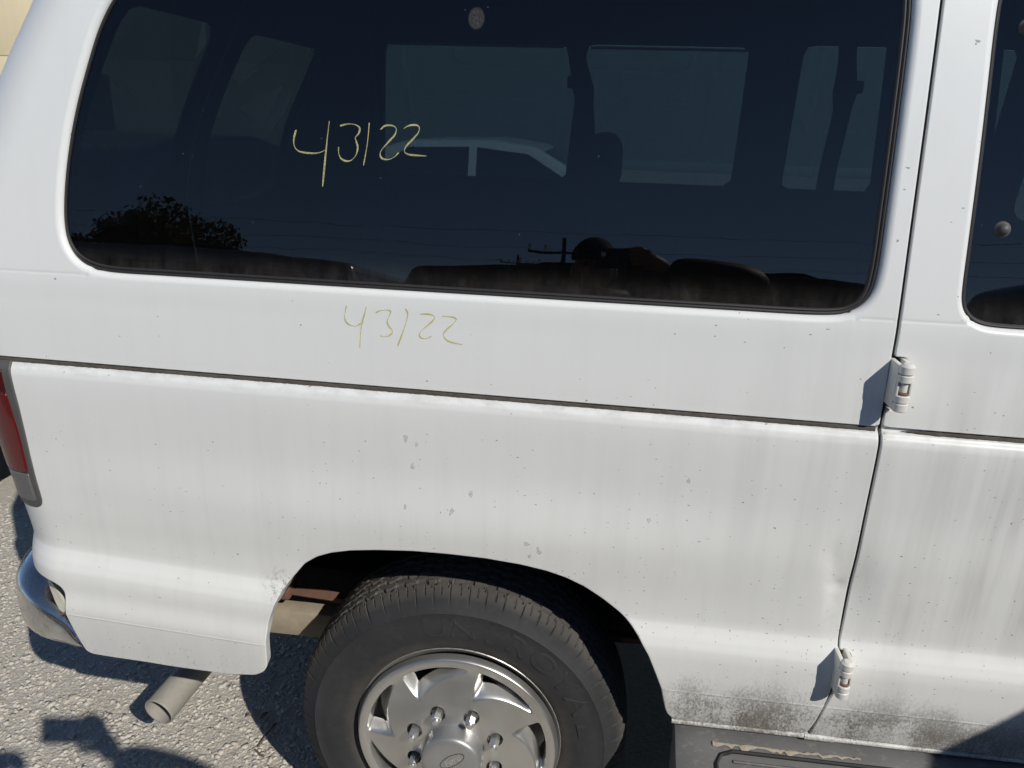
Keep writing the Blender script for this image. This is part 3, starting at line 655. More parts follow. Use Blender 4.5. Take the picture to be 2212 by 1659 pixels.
# --- tail lamp wraps the corner
tl = empty('tail_lamp', (-.85, 0, .88), parent=van)
def lamp_patch(name, loop, off, mat, bulge=0., ds=.006):
    P = resample(loop, ds); o = panel(name, P, [], mat, tl, er=.003, ed=.012, off=-off, detail=False, step=.008, rows=list(np.arange(.86, 1.2, .008)))
    o.matrix_parent_inverse = tl.matrix_basis.inverted(); return o
lo = dens([(-.849, 1.187), (-.8425, 1.10), (-.8405, 1.0), (-.8375, .95), (-.8335, .897), (-.838, .885), (-.85, .879), (-1.06, .868), (-1.06, 1.187)], .01)
lamp_patch('lamp_bezel', lo, .003, BEZEL)
lamp_patch('red_lens', dens([(-.861, 1.125), (-.8535, 1.05), (-.850, .965), (-.853, .958), (-1.05, .952), (-1.05, 1.125)], .01), .006, REDLENS)
lamp_patch('dark_red_lens', dens([(-.864, 1.172), (-.861, 1.126), (-1.05, 1.126), (-1.05, 1.172)], .01), .0058, DREDLENS)
lamp_patch('clear_lens', dens([(-.8505, .955), (-.8455, .900), (-.849, .893), (-1.05, .884), (-1.05, .950)], .01), .005, CLEARLENS)

# --- rear bumper
path = [(-1.068, 1.0, .655, .520), (-1.068, .45, .655, .520), (-1.066, .27, .655, .520), (-1.056, .185, .654, .522), (-1.034, .12, .651, .525), (-1.002, .074, .646, .529), (-.958, .040, .637, .532), (-.908, .019, .622, .534), (-.855, .010, .598, .537), (-.822, .003, .575, .540), (-.806, .001, .560, .546)]
V, F = [], []; rows_b = []
for i, (x, y, zt, zb) in enumerate(path):
    if i == 0: d = Vector((0, -1, 0))
    else: d = Vector((path[min(i+1, len(path)-1)][0]-path[i-1][0], path[min(i+1, len(path)-1)][1]-path[i-1][1], 0)).normalized()
    nrm = Vector((d.y, -d.x, 0))                                        # outward (right of travel)
    if nrm.dot(Vector((x+.5, y-.8, 0))) < 0: nrm = -nrm
    k_ = max(0.0, min(1, (len(path)-1-i)/5)); dep = .085*k_+.004
    h = zt-zb
    sec = [(-dep, h*1.0+.012*k_), (-dep*.7, h*1.0+.016*k_), (-.028*k_-.003, h*1.0+.014*k_), (-.010*k_-.001, h*.99+.004*k_), (-.002, h*.93), (0, h*.82), (.003, h*.5), (.001, h*.2), (-.006, h*.06), (-.018*k_-.004, 0)]
    rows_b.append([Vector((x, y, zb))+nrm*a+Vector((0, 0, b)) for a, b in sec])
# refine along the path
def cr3(p0, p1, p2, p3, t): return .5*((2*p1)+(p2-p0)*t+(2*p0-5*p1+4*p2-p3)*t*t+(3*p1-p0-3*p2+p3)*t**3)
fine = []
for i in range(len(rows_b)-1):
    for t in np.linspace(0, 1, 6)[:-1]: fine.append([cr3(rows_b[max(i-1, 0)][q], rows_b[i][q], rows_b[i+1][q], rows_b[min(i+2, len(rows_b)-1)][q], t) for q in range(10)])
fine.append(rows_b[-1])
fine2 = []
for r_ in fine:
    q = []
    for i in range(9):
        for t in (0, .33, .67): q.append(cr3(r_[max(i-1, 0)], r_[i], r_[i+1], r_[min(i+2, 9)], t))
    fine2.append(q+[r_[-1]])
nn = len(fine2[0]); V = [v for r_ in fine2 for v in r_]; F = [(i*nn+q, i*nn+q+1, (i+1)*nn+q+1, (i+1)*nn+q) for i in range(len(fine2)-1) for q in range(nn-1)]
bmp = obj('rear_bumper', V, F, CHROME, van, smooth=True)
md = bmp.modifiers.new('thickness', 'SOLIDIFY'); md.thickness = .003; md.offset = 0
BRK = simple('bumper_bracket_cream', (.62, .60, .50), .6, 0, .15, 60)
V, F = [], []
for (x, y, z, w_) in ((-.885, .034, .684, .004), (-.875, .032, .662, .009), (-.866, .030, .636, .011), (-.857, .028, .611, .009), (-.846, .026, .592, .008), (-.834, .022, .577, .005), (-.826, .020, .567, .002)):
    V += [(x-w_, y, z-.004), (x+w_, y-.004, z+.004), (x+w_, y+.004, z+.004), (x-w_, y+.008, z-.004)]
F = [(4*i+q, 4*i+(q+1) % 4, 4*i+4+(q+1) % 4, 4*i+4+q) for i in range(6) for q in range(4)]
obj('bumper_bracket', V, F, BRK, van, angle=50)
tube('bracket_wire', [(-.846, .006, .618), (-.838, .0, .628), (-.828, .006, .632), (-.824, .02, .63)], .0022, RUST, van, n=6)
# --- wheel well, chassis
ap = np.array([p for p in arch]); V, F = [], []
app = [(-.46, .60), (-.45, .70)]+[(x*1.04, z+.03 if z > .6 else z) for x, z in arch[1:-1]]+[(.48, .53)]
for y in (.028, .55):
    V += [(x, y, z) for x, z in app]
n = len(app); F = [(i, i+1, n+i+1, n+i) for i in range(n-1)]
wl = obj('wheel_well', V, F, WELL, van, smooth=True); md = wl.modifiers.new('thickness', 'SOLIDIFY'); md.thickness = .004
bobj('wheel_well_wall', prism_bm([(-.9, .56)]+[(-.5, .56), (-.5, .9), (.5, .9), (.5, .5), (1.8, .5), (1.8, 1.0), (-.9, 1.0)], .555, .575), WELL, van)
box('chassis_rail', -1.0, 3.2, .42, .50, .40, .52, WELL, van, .008); box('wheelhouse_wall', -.52, .54, .505, .52, .44, .93, WELL, van, .004)
box('rear_crossmember', -.95, -.30, .285, .335, .405, .475, FRAME, van, .006)
for j in range(3):
    bobj('leaf_spring', prism_bm([(-.485+.02*j, .534-.012*j), (-.36, .527-.012*j), (0, .485-.012*j), (.5, .50-.012*j), (.5, .490-.012*j), (0, .475-.012*j), (-.36, .517-.012*j), (-.485+.02*j, .524-.012*j)], .290+.013*j, .314+.013*j), RUST, van)
box('spring_shackle', -.505, -.462, .280, .350, .510, .548, RUST, van, .006)
tube('rear_axle', [(0, .28, .362), (0, 1.62, .362)], .045, WELL, van, n=14)
box('underfloor', -.88, 3.3, .58, 1.84, .60, .64, WELL, van, .01); box('sill_underside', .50, 2.5, .05, .578, .56, .64, WELL, van, .01)
# tail pipe
pp = [(-.55, 1.0, .42), (-.62, .75, .40), (-.665, .55, .352), (-.690, .40, .322), (-.712, .26, .300), (-.738, .118, .277)]
V, F = tube_vf(pp, .0375, 32, cap=False); Vi, Fi = tube_vf(pp[::-1], .0350, 32, cap=False); Vi = list(Vi)
n0 = len(V); V = list(V)+[v for v in Vi]; F += [tuple(n0+i for i in f) for f in Fi]
k_ = (len(pp)-1)*32; tp = obj('tail_pipe', V, F, PIPE, van, angle=50)
e0 = Vector(pp[-1]); dd = (e0-Vector(pp[-2])).normalized()
Vr, Fr = [], []; a1 = dd.orthogonal().normalized(); b1 = dd.cross(a1)
for i in range(32):
    a = 2*PI*i/32; q = a1*math.cos(a)+b1*math.sin(a); Vr += [e0+q*.0380-dd*.004, e0+q*.0381, e0+q*.0368+dd*.0012, e0+q*.0350-dd*.001]
Fr = [(4*i+q, 4*i+q+1, 4*((i+1) % 32)+q+1, 4*((i+1) % 32)+q) for i in range(32) for q in range(3)]
obj('pipe_rim', Vr, Fr, PIPE, tp, smooth=True)

# --- rear wheel
WC = (0, 0, .362)
def build_wheel(parent, cx, detail=True):
    wh = empty('wheel', (cx, 0, .362), parent=parent)
    R = .370; y0, y1 = .062, .282
    prof = [(.216, y0+.026), (.222, y0+.014), (.232, y0+.006), (.250, y0-.002), (.275, y0-.007), (.300, y0-.007), (.318, y0-.003), (.3205, y0-.0042), (.323, y0-.0018), (.335, y0+.006), (.346, y0+.012), (.3525, y0+.017), (.358, y0+.0225), (.362, y0+.029), (.3645, y0+.036)]
    ntread = 46
    for i in range(ntread+1):
        t = i/ntread; yy = y0+.040+(y1-y0-.080)*t; prof.append((.3655+.0045*(1-(2*t-1)**2), yy))
    prof += [(.3645, y1-.036), (.358, y1-.022), (.346, y1-.012), (.323, y1), (.29, y1+.006), (.25, y1), (.216, y1-.02)]
    NA = 1200 if detail else 96; k_ = len(prof); pr_ = np.array(prof); th = np.arange(NA)*2*PI/NA
    r_ = np.repeat(pr_[None, :, 0], NA, 0); yv = np.repeat(pr_[None, :, 1], NA, 0)
    if detail:
        rng = np.random.RandomState(11); w_ = (pr_[:, 1]-(y0+y1)/2)
        tread = (pr_[:, 0] > .3625)
        zig = .0035*np.sign(np.sin(th*46))*np.minimum(1, np.abs(np.sin(th*46))*3)
        for gc in (-.064, -.038, -.012, .018, .05):
            d = np.abs(w_[None, :]-gc-zig[:, None]); r_ -= np.where((d < .0036) & tread[None], .0085, 0)
        # cross sipes and shoulder slots
        NS = 58
        for s in range(NS):
            a0 = 2*PI*s/NS+rng.uniform(-.006, .006)
            for da, lo_, hi_, wd in ((0, -.0985, -.070, .0012), (PI/NS, -.090, -.074, .0011)):
                bend = np.where(w_ > -.084, (w_+.084)*1.6, 0)
                ang = np.abs((th[:, None]-a0-da-bend[None]+PI) % (2*PI)-PI)*R
                r_ -= np.where((ang < wd) & (w_ > lo_)[None] & (w_ < hi_)[None], .005, 0)
            for gc in (-.051, -.025, .003, .034):
                bend = (w_-gc)*6
                ang = np.abs((th[:, None]-a0-.03-bend[None]*.6+PI) % (2*PI)-PI)*R
                r_ -= np.where((ang < .0013) & (np.abs(w_-gc) < .0105)[None], .004, 0)
        r_ += rng.normal(0, .00025, r_.shape)*tread[None]
    X = r_*np.cos(th)[:, None]; Z = r_*np.sin(th)[:, None]; V = np.stack([X, yv, Z], -1).reshape(-1, 3)
    I = np.arange(NA)[:, None]*k_+np.arange(k_-1)[None]; J = (((np.arange(NA)+1) % NA)[:, None]*k_+np.arange(k_-1)[None])
    F = np.stack([I, J, J+1, I+1], -1).reshape(-1, 4)
    ty = obj('tyre', V, F[:, ::-1], RUBBER, wh, angle=40)
    # rim
    rim = lathe('rim', [(.150, y0+.12), (.20, y0+.10), (.204, y0+.03), (.209, y0+.020), (.2185, y0+.012), (.2255, y0+.0085), (.2275, y0+.011), (.2265, y0+.018), (.214, y0+.034)], 96, (0, 0, 0), RIM, wh)
    if not detail:
        lathe('hubcap', [(0, .0), (.09, .005), (.20, .05)], 40, (0, 0, 0), ALU, wh); return wh
    lathe('brake_drum', [(0, y0+.07), (.15, y0+.07), (.15, y0+.15)], 48, (0, 0, 0), BLACK, wh)
    # hubcap: polar height field with seven swept windows
    NR, NT_ = 104, 1176; rr = np.linspace(.060, .2210, NR); th = np.arange(NT_)*2*PI/NT_
    H = hermite([(.055, .028), (.066, .029), (.085, .030), (.105, .0325), (.125, .0365), (.15, .0415), (.170, .045), (.190, .0470), (.1995, .0465), (.2035, .0450), (.2085, .0443), (.2150, .0445), (.2188, .049), (.2210, .062)])
    yy = np.repeat(H(rr)[None], NT_, 0); hole = np.zeros((NT_, NR), bool)
    RO = .1965
    for q in range(7):
        A = math.radians(73.5+q*360/7)
        # local angle measured clockwise from the wide end
        t = ((A-th+PI) % (2*PI))-PI; t = np.degrees(t)[:, None]          # 0 at wide end, grows to the tip
        u = np.clip(t/43, 0, 1)                                             # along the window
        ri = .128+(.190-.128)*np.clip(u, 0, 1)**.85                       # inner edge rises to meet the outer arc at the tip
        ins_ = (t > -3) & (t < 43) & (rr[None] > ri) & (rr[None] < RO)
        f_r = np.clip((rr[None]-ri)/np.maximum(RO-ri, .004), 0, 1)
        f_a = np.clip((t+3)/7, 0, 1); f_t = np.clip((43-t)/14, 0, 1); f_o = np.clip((RO-rr[None])/.004, 0, 1)
        sm = lambda v: v*v*(3-2*v)
        dep = .034*sm(np.clip(f_r/.62, 0, 1))*sm(f_a)*sm(f_t)*f_o
        yy = yy+np.where(ins_, dep, 0)
        hole |= ins_ & (dep > .0235) & (t > 2.0)
    # lug openings
    lugs = [math.radians(22.5+45*i) for i in range(8)]; LR = .0945
    X = rr[None]*np.cos(th)[:, None]; Z = rr[None]*np.sin(th)[:, None]
    for a in lugs:
        d = np.hypot(X-LR*math.cos(a), Z-LR*math.sin(a)); yy = yy+np.where(d < .0165, .012, 0)
    V = np.stack([X, yy, Z], -1).reshape(-1, 3)
    I = np.arange(NT_)[:, None]*NR+np.arange(NR-1)[None]; J = (((np.arange(NT_)+1) % NT_)[:, None]*NR+np.arange(NR-1)[None])
    F = np.stack([I, I+1, J+1, J], -1)
    hf = hole[:, :-1] & hole[:, 1:] & np.roll(hole, -1, 0)[:, :-1]
    F = F.reshape(-1, 4)[~hf.reshape(-1)]
    cap = obj('hubcap', V, F, ALU, wh, smooth=True)
    cap.data.set_sharp_from_angle(angle=math.radians(55))
    for a in lugs:
        c = (LR*math.cos(a), .018, LR*math.sin(a))
        lathe('lug_opening', [(0, .0195), (.0163, .0195), (.0166, .010)], 24, (c[0], .024, c[2]), BLACK, wh)
        ln = [(.0105, .026), (.0112, .002), (.0108, -.006), (.0092, -.0078), (.0072, -.0082), (.0072, -.0125), (.0058, -.0148), (0, -.0152)]
        V, F = lathe_vf(ln, 6, c); Vc, Fc = lathe_vf(ln[4:], 18, c)
        rot = a+.4; M_ = Matrix.Translation(c) @ Matrix.Rotation(rot, 4, 'Y') @ Matrix.Translation(-Vector(c))
        V = [M_ @ Vector(v) for v in V]; n0 = len(V); obj('lug_nut', list(V)+[Vector(v) for v in Vc], F+[tuple(n0+i for i in f) for f in Fc], NUT, wh, angle=30)
    lathe('centre_cap', [(0, -.0150), (.030, -.0150), (.052, -.0140), (.0605, -.0115), (.0640, -.008), (.0652, -.002), (.0662, .034)], 96, (0, 0, 0), CAPM, wh)
    # oval badge with script
    fc = bpy.data.curves.new('badge', 'FONT'); fc.body = 'Ford'; fc.size = .021; fc.align_x = 'CENTER'; fc.align_y = 'CENTER'; fc.extrude = .0006; fc.shear = .35; fc.bevel_depth = .0002
    to = bpy.data.objects.new('tmp', fc); COL.objects.link(to); me = to.evaluated_get(bpy.context.evaluated_depsgraph_get()).to_mesh()
    ang = math.radians(38); bx, bz = .004, .012
    V = []
    for v in me.vertices:
        x, z = v.co.x, v.co.y; V.append((bx+x*math.cos(ang)-z*math.sin(ang), -.0153-v.co.z, bz+x*math.sin(ang)+z*math.cos(ang)))
    obj('badge_script', V, [tuple(p.vertices) for p in me.polygons], NUT, wh); to.to_mesh_clear(); bpy.data.objects.remove(to)
    ov = []
    for i in range(48): a = 2*PI*i/48; x, z = .0305*math.cos(a), .0125*math.sin(a); ov.append((bx+x*math.cos(ang)-z*math.sin(ang), -.0150, bz+x*math.sin(ang)+z*math.cos(ang)))
    tube('badge_oval', ov, .0007, BLACK, wh, n=6, closed=True)
    # raised sidewall lettering
    for ch, deg in zip('UNIROYAL', (99.5, 87.5, 76.5, 64.5, 51, 38.5, 27, 14)):
        fc = bpy.data.curves.new('letter', 'FONT'); fc.body = ch; fc.size = .062; fc.align_x = 'CENTER'; fc.align_y = 'CENTER'; fc.extrude = .0006; fc.bevel_depth = .0003
        to = bpy.data.objects.new('tmp', fc); COL.objects.link(to); me = to.evaluated_get(bpy.context.evaluated_depsgraph_get()).to_mesh()
        a = math.radians(deg); V = []
        yof = hermite([(r0, h0) for r0, h0 in prof[:10] if r0 not in (.3205,)])
        for v in me.vertices:
            x, z = v.co.x*1.35, v.co.y; rad = .287+z; ph = a-x/.287
            V.append((rad*math.cos(ph), float(yof(rad))-.0003-v.co.z*.9, rad*math.sin(ph)))
        obj('raised_letter', V, [tuple(p.vertices) for p in me.polygons], RUBBER, wh); to.to_mesh_clear(); bpy.data.objects.remove(to)
    return wh
wheel = build_wheel(van, 0)
fw = build_wheel(van, 3.5*.0+2.95, False)
for sx in (0, 2.95):
    far = build_wheel(van, sx, False); far.location = (sx, 1.90, .362); far.rotation_euler = (0, 0, PI)

# --- rest of the shell: front side, roof, far side, tail
def strip_loop(x0, x1, z0, z1): return resample(dens([(x0, z0), (x1, z0), (x1, z1), (x0, z1)], .02), .01)
bigrows = creaserows[::2]+list(np.arange(.84, 1.14, .03))+beltrows[::2]+list(np.arange(1.215, 1.345, .03))+[1.35, 1.36, 1.37]+list(np.arange(1.39, 2.08, .03))
fwin = resample(chaikin([(1.50, 1.37), (2.05, 1.37), (2.05, 1.87), (1.50, 1.87)], 3), .01); cwin = resample(chaikin([(2.2, 1.30), (3.15, 1.30), (2.78, 1.86), (2.2, 1.87)], 3), .01)
fd = panel('front_side_door', strip_loop(DX1+.005, 2.12, .53, 2.085), [fwin], PAINT, van, hr=[.01], hd=[.012], rows=bigrows, step=.04)
glass_part('door_window', fwin, fd, .0125, GLASS)
cdp = panel('cab_door', resample(dens([(2.125, .53), (2.52, .53), (2.56, .70), (2.70, .86), (2.95, .90), (3.2, .86), (3.33, .70), (3.36, .55), (3.42, .55), (3.42, 1.22), (2.92, 2.0), (2.8, 2.085), (2.125, 2.085)], .02), .01), [cwin], PAINT, van, hr=[.01], hd=[.012], rows=bigrows, step=.04)
glass_part('cab_window', cwin, cdp, .0125, GLASS)
bobj('hood', prism_bm([(3.38, .45), (3.95, .45), (4.02, .60), (4.0, 1.0), (3.9, 1.12), (3.40, 1.24)], .02, 1.88, .05), PAINT, van)
# roof
V, F = [], []; rx = [-.80, -.6, -.2, .6, 1.6, 2.6, 2.85]; ry = np.linspace(0, 1, 13)
for x in rx:
    for t in ry:
        yv = .20+t*1.5; V.append((x, yv, 2.083+.05*math.sin(t*PI)**.7-(.03 if x in (-.80, 2.85) else 0)))
F = [(i*13+j, i*13+j+1, (i+1)*13+j+1, (i+1)*13+j) for i in range(len(rx)-1) for j in range(12)]
rf = obj('roof', V, F, PAINT, van, smooth=True); md = rf.modifiers.new('thickness', 'SOLIDIFY'); md.thickness = .02
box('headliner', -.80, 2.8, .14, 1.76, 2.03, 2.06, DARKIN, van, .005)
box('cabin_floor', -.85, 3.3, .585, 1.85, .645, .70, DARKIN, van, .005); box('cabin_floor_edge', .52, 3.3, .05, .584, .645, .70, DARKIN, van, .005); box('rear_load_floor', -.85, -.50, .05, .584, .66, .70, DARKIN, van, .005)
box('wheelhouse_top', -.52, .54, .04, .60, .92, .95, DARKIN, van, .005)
# far side wall with window openings (a real frame of pieces joined into one wall)
def wall_with_holes(name, xs0, xs1, z0, z1, holes, yb, thick, mat, parent, tilt):
    outer_ = ccw(resample(dens([(xs0, z0), (xs1, z0), (xs1, z1), (xs0, z1)], .05), .05)); hl = [ccw(h) for h in holes]
    pts = [Vector(p) for L in [outer_]+hl for p in L]; ed = []; o = 0
    for L in [outer_]+hl: n = len(L); ed += [(o+i, o+(i+1) % n) for i in range(n)]; o += n
    vs, _, fs, _, _, _ = geometry.delaunay_2d_cdt(pts, ed, [], 0, 1e-6); V2 = np.array([tuple(v) for v in vs]); T = np.array([f[:] for f in fs]); c = V2[T].mean(1); k = inside(c, outer_)
    for h in hl: k &= ~inside(c, h)
    T = T[k]; V = [(x, yb+tilt(z), z) for x, z in V2]; ob = obj(name, V, T, mat, parent); md = ob.modifiers.new('thickness', 'SOLIDIFY'); md.thickness = thick; return ob
def rrect(x0, x1, z0, z1, r, lean=0, ds=.03):
    p = []
    for cx, cz, a0 in ((x1-r, z0+r, -90), (x1-r, z1-r, 0), (x0+r, z1-r, 90), (x0+r, z0+r, 180)):
        for i in range(6): a = math.radians(a0+i*18); p.append((cx+r*math.cos(a), cz+r*math.sin(a)))
    return resample([(x+lean*(z-z0), z) for x, z in p], ds)
FT = lambda z: -max(0, z-1.35)*.16
fh = [rrect(-.66, .075, 1.425, 1.90, .022, .08), rrect(.135, .715, 1.425, 1.91, .025), rrect(.90, 1.62, 1.425, 1.92, .025), rrect(1.75, 2.8, 1.34, 1.9, .06)]
fwall = wall_with_holes('far_side_panel', -.86, 3.3, .52, 2.06, fh, 1.88, .03, DARKIN, van, FT)
for h in fh:
    P = ccw(h); n = len(P); V = [(x, 1.885+FT(z), z) for x, z in P]; obj('far_window', V, [tuple(range(n))], GLASS_FAR, van)
# pale window reveal seen at the top of the far panes
for x0, x1 in ((-.60, .05), (.15, .70)): box('window_reveal', x0, x1, 1.765, 1.785, 1.895, 1.903, simple('pale_trim', (.35, .36, .36), .6), van, .002)
# rear doors with windows
def rear_door(y0, y1, h0, h1):
    rd = empty('rear_door', (-.90, (y0+y1)/2, 0), parent=van)
    hole_ = ccw(rrect(h0, h1, 1.36, 1.855, .05)); o_ = ccw(resample(dens([(y0, .75), (y1, .75), (y1, 2.05), (y0, 2.05)], .05), .05))
    pts = [Vector(p) for L in (o_, hole_) for p in L]; ed = []; o = 0
    for L in (o_, hole_): n = len(L); ed += [(o+i, o+(i+1) % n) for i in range(n)]; o += n
    vs, _, fs, _, _, _ = geometry.delaunay_2d_cdt(pts, ed, [], 0, 1e-6); V2 = np.array([tuple(v) for v in vs]); T = np.array([f[:] for f in fs]); c = V2[T].mean(1); T = T[inside(c, o_) & ~inside(c, hole_)]
    rx_ = lambda z: np.interp(z, silx, sily)-.015
    def put(name, V, F, mat, th=0):
        ob = obj(name, V, F, mat, rd); ob.matrix_parent_inverse = rd.matrix_basis.inverted()
        if th: md = ob.modifiers.new('thickness', 'SOLIDIFY'); md.thickness = th
        return ob
    put('door_skin', [(rx_(z), y, z) for y, z in V2], T, DARKIN, .005)
    hb = hole_+loop_n(hole_)*.015; put('rear_window', [(rx_(z)-.004, y, z) for y, z in hb], [tuple(range(len(hb)))], GLASS_REAR)
rear_door(.30, .925, .43, .83); rear_door(.935, 1.72, 1.02, 1.57)
box('far_rear_pillar', -1.0, -.66, 1.62, 1.875, .55, 1.32, DARKIN, van); V = []
for z in (1.30, 1.6, 1.85, 2.04): xr_ = float(np.interp(z, silx, sily)); V += [(xr_-.04, 1.60, z), (-.66, 1.60+.18, z), (-.66, 1.885+FT(z), z), (xr_+.02, 1.885+FT(z), z)]
obj('far_upper_pillar', V, [(4*i+q, 4*i+(q+1) % 4, 4*i+4+(q+1) % 4, 4*i+4+q) for i in range(3) for q in range(4)], DARKIN, van)
# seats and belts
FAB = simple('grey_seat_cloth', (.05, .052, .06), .95, 0, .25, 30, .3, 300)
def seat(x, y, zt, wd, hr=True):
    s = empty('bench_seat', (x, y, .70), parent=van)
    def sp(name, *a, bev=.04):
        o = bobj(name, box_bm(*a, bev, 3), FAB, s); return o
    sp('seat_cushion', -.05, .45, -wd/2, wd/2, .28, .44, bev=.05)
    o = sp('backrest', -.14, -.02, -wd/2, wd/2, .35, zt-.70-.20, bev=.05)
    if hr:
        for hy in ([-wd/4, wd/4] if wd > .8 else [0]): sp('headrest', -.15, -.05, hy-.12, hy+.12, zt-.70-.16, zt-.70, bev=.045)
    return s
seat(.33, 1.05, 1.62, .56); seat(-.52, .95, 1.42, 1.3, False); seat(1.25, .95, 1.50, 1.2, False); seat(2.3, .45, 1.6, .55); seat(2.3, 1.4, 1.6, .55)
def belt(x0, x1, z0, z1, y):
    V = []; n = 10
    for i in range(n+1):
        t = i/n; z = z0+(z1-z0)*t; x = x0+(x1-x0)*t+.012*math.sin(t*5); wd = .030+.012*math.exp(-((t-.27)/.08)**2)
        V += [(x-wd, y, z), (x+wd, y, z), (x+wd, y+.004, z), (x-wd, y+.004, z)]
    F = [(4*i+k_, 4*i+(k_+1) % 4, 4*i+4+(k_+1) % 4, 4*i+4+k_) for i in range(n) for k_ in range(4)]
    obj('seat_belt', V, F, BLACK, van)
    box('belt_guide', x0-.012, x0+.07, y-.02, y+.006, z0-(z0-z1)*.30, z0-(z0-z1)*.22, BLACK, van, .006)
belt(.085, .20, 1.92, 1.38, 1.74); belt(1.02, 1.03, 1.92, 1.40, 1.70)

# ================================================================== other vehicles
def car_paint(name, col, rough=.22, metal=0):
    k = NT(name); f = k.noise(6, 3); return k.set(k.mix(f, tuple(c*.9 for c in col), col), rough, metal, .5, .4)
CARGLASS = simple('car_window_dark', (.008, .010, .012), .04, 0, .1, 5)
TYRE2 = simple('plain_tyre', (.02, .02, .021), .8, 0, .3, 30); RIM2 = simple('plain_rim', (.35, .35, .36), .35, .8, .1, 20)
LAMPW = simple('headlamp_clear', (.5, .5, .5), .1, .4, .1, 30); LAMPR = simple('rear_lamp_red', (.25, .01, .01), .15, 0, .1, 30)
def vehicle(name, label, loc, rz, paint, L, W, lower, house, wins, wheels, wr, cat='car', rails=False, zoff=0, rake=.13):
    """lower: (x,z) body polygon; house: greenhouse polygon; wins: list of polygons on the sides"""
    v = empty(name, loc, rz); tag(v, label, cat); hw = W/2
    bobj('body', prism_bm(lower, -hw, hw, .06, seg=3), paint, v)
    zb = min(z for x, z in house); zt = max(z for x, z in house)
    tp_ = [.03+rake*(z-zb)/(zt-zb) for x, z in house]; bobj('cabin', prism_bm(house, -hw, hw, .07, tp_, 4), paint, v)
    for wpoly in wins:
        for s in (-1, 1):
            V = []
            for dz in (0, 1):
                for x, z in wpoly: yy = hw-(.03+rake*(z-zb)/(zt-zb)); V.append((x, s*(yy+(.004 if dz else -.02)), z))
            n = len(wpoly); F = [tuple(range(n)), tuple(range(n, 2*n))[::-1]]+[(i, (i+1) % n, n+(i+1) % n, n+i) for i in range(n)]
            bm = bmesh.new(); vv = [bm.verts.new(p) for p in V]; [bm.faces.new([vv[i] for i in f]) for f in F]; bobj('side_window', bm, CARGLASS, v)
    # windscreen and rear window on the sloping ends of the house
    hs = house
    def pane(nm, a, b):
        (x0, z0), (x1, z1) = a, b; dx, dz = x1-x0, z1-z0; ln = math.hypot(dx, dz); nx_, nz_ = dz/ln, -dx/ln
        if nx_*(x0-(sum(p[0] for p in hs)/len(hs))) < 0: nx_, nz_ = -nx_, -nz_
        V = []
        for o_ in (-.02, .006):
            for t in (.12, .9):
                x, z = x0+dx*t, z0+dz*t; yy = hw-(.03+rake*(z-zb)/(zt-zb))-.09; V += [(x+nx_*o_, -yy, z+nz_*o_), (x+nx_*o_, yy, z+nz_*o_)]
        F = [(0, 1, 3, 2), (4, 5, 7, 6), (0, 1, 5, 4), (2, 3, 7, 6), (0, 2, 6, 4), (1, 3, 7, 5)]
        bm = bmesh.new(); vv = [bm.verts.new(p) for p in V]; [bm.faces.new([vv[i] for i in f]) for f in F]; bobj(nm, bm, CARGLASS, v)
    pane('windscreen', hs[0], hs[1]); pane('rear_window', hs[-1], hs[-2])
    for x in wheels:
        for s in (-1, 1):
            wv = empty('wheel', (x, s*(hw-.09), wr), parent=v)
            lathe('tyre', [(wr*.62, -.10), (wr*.9, -.11), (wr, -.08), (wr, .08), (wr*.9, .11), (wr*.62, .10)], 36, (0, 0, 0), TYRE2, wv); lathe('rim', [(0, s*.09), (wr*.3, s*.10), (wr*.64, s*.085), (wr*.64, 0)], 28, (0, 0, 0), RIM2, wv)
    xf = min(x for x, z in lower); xb = max(x for x, z in lower)
    for s in (-1, 1):
        box('headlight', xf-.012, xf+.1, s*hw*.72-.16, s*hw*.72+.16, .68, .82, LAMPW, v, .02); box('tail_light', xb-.1, xb+.012, s*hw*.8-.09, s*hw*.8+.09, .75, 1.05, LAMPR, v, .02)
        box('side_mirror', hs[0][0]+.15, hs[0][0]+.30, s*(hw+.08)-.10, s*(hw+.08)+.10, zb-.02, zb+.14, paint, v, .03)
    if rails:
        for s in (-1, 1):
            yy = s*(hw-.22-rake*.3); tube('roof_rail', [(hs[2][0]+.02, yy, zt-.02), (hs[2][0]+.14, yy, zt+.018), (hs[-3][0]-.14, yy, zt+.018), (hs[-3][0]-.02, yy, zt-.02)], .014, BLACK, v, n=8)
    return v
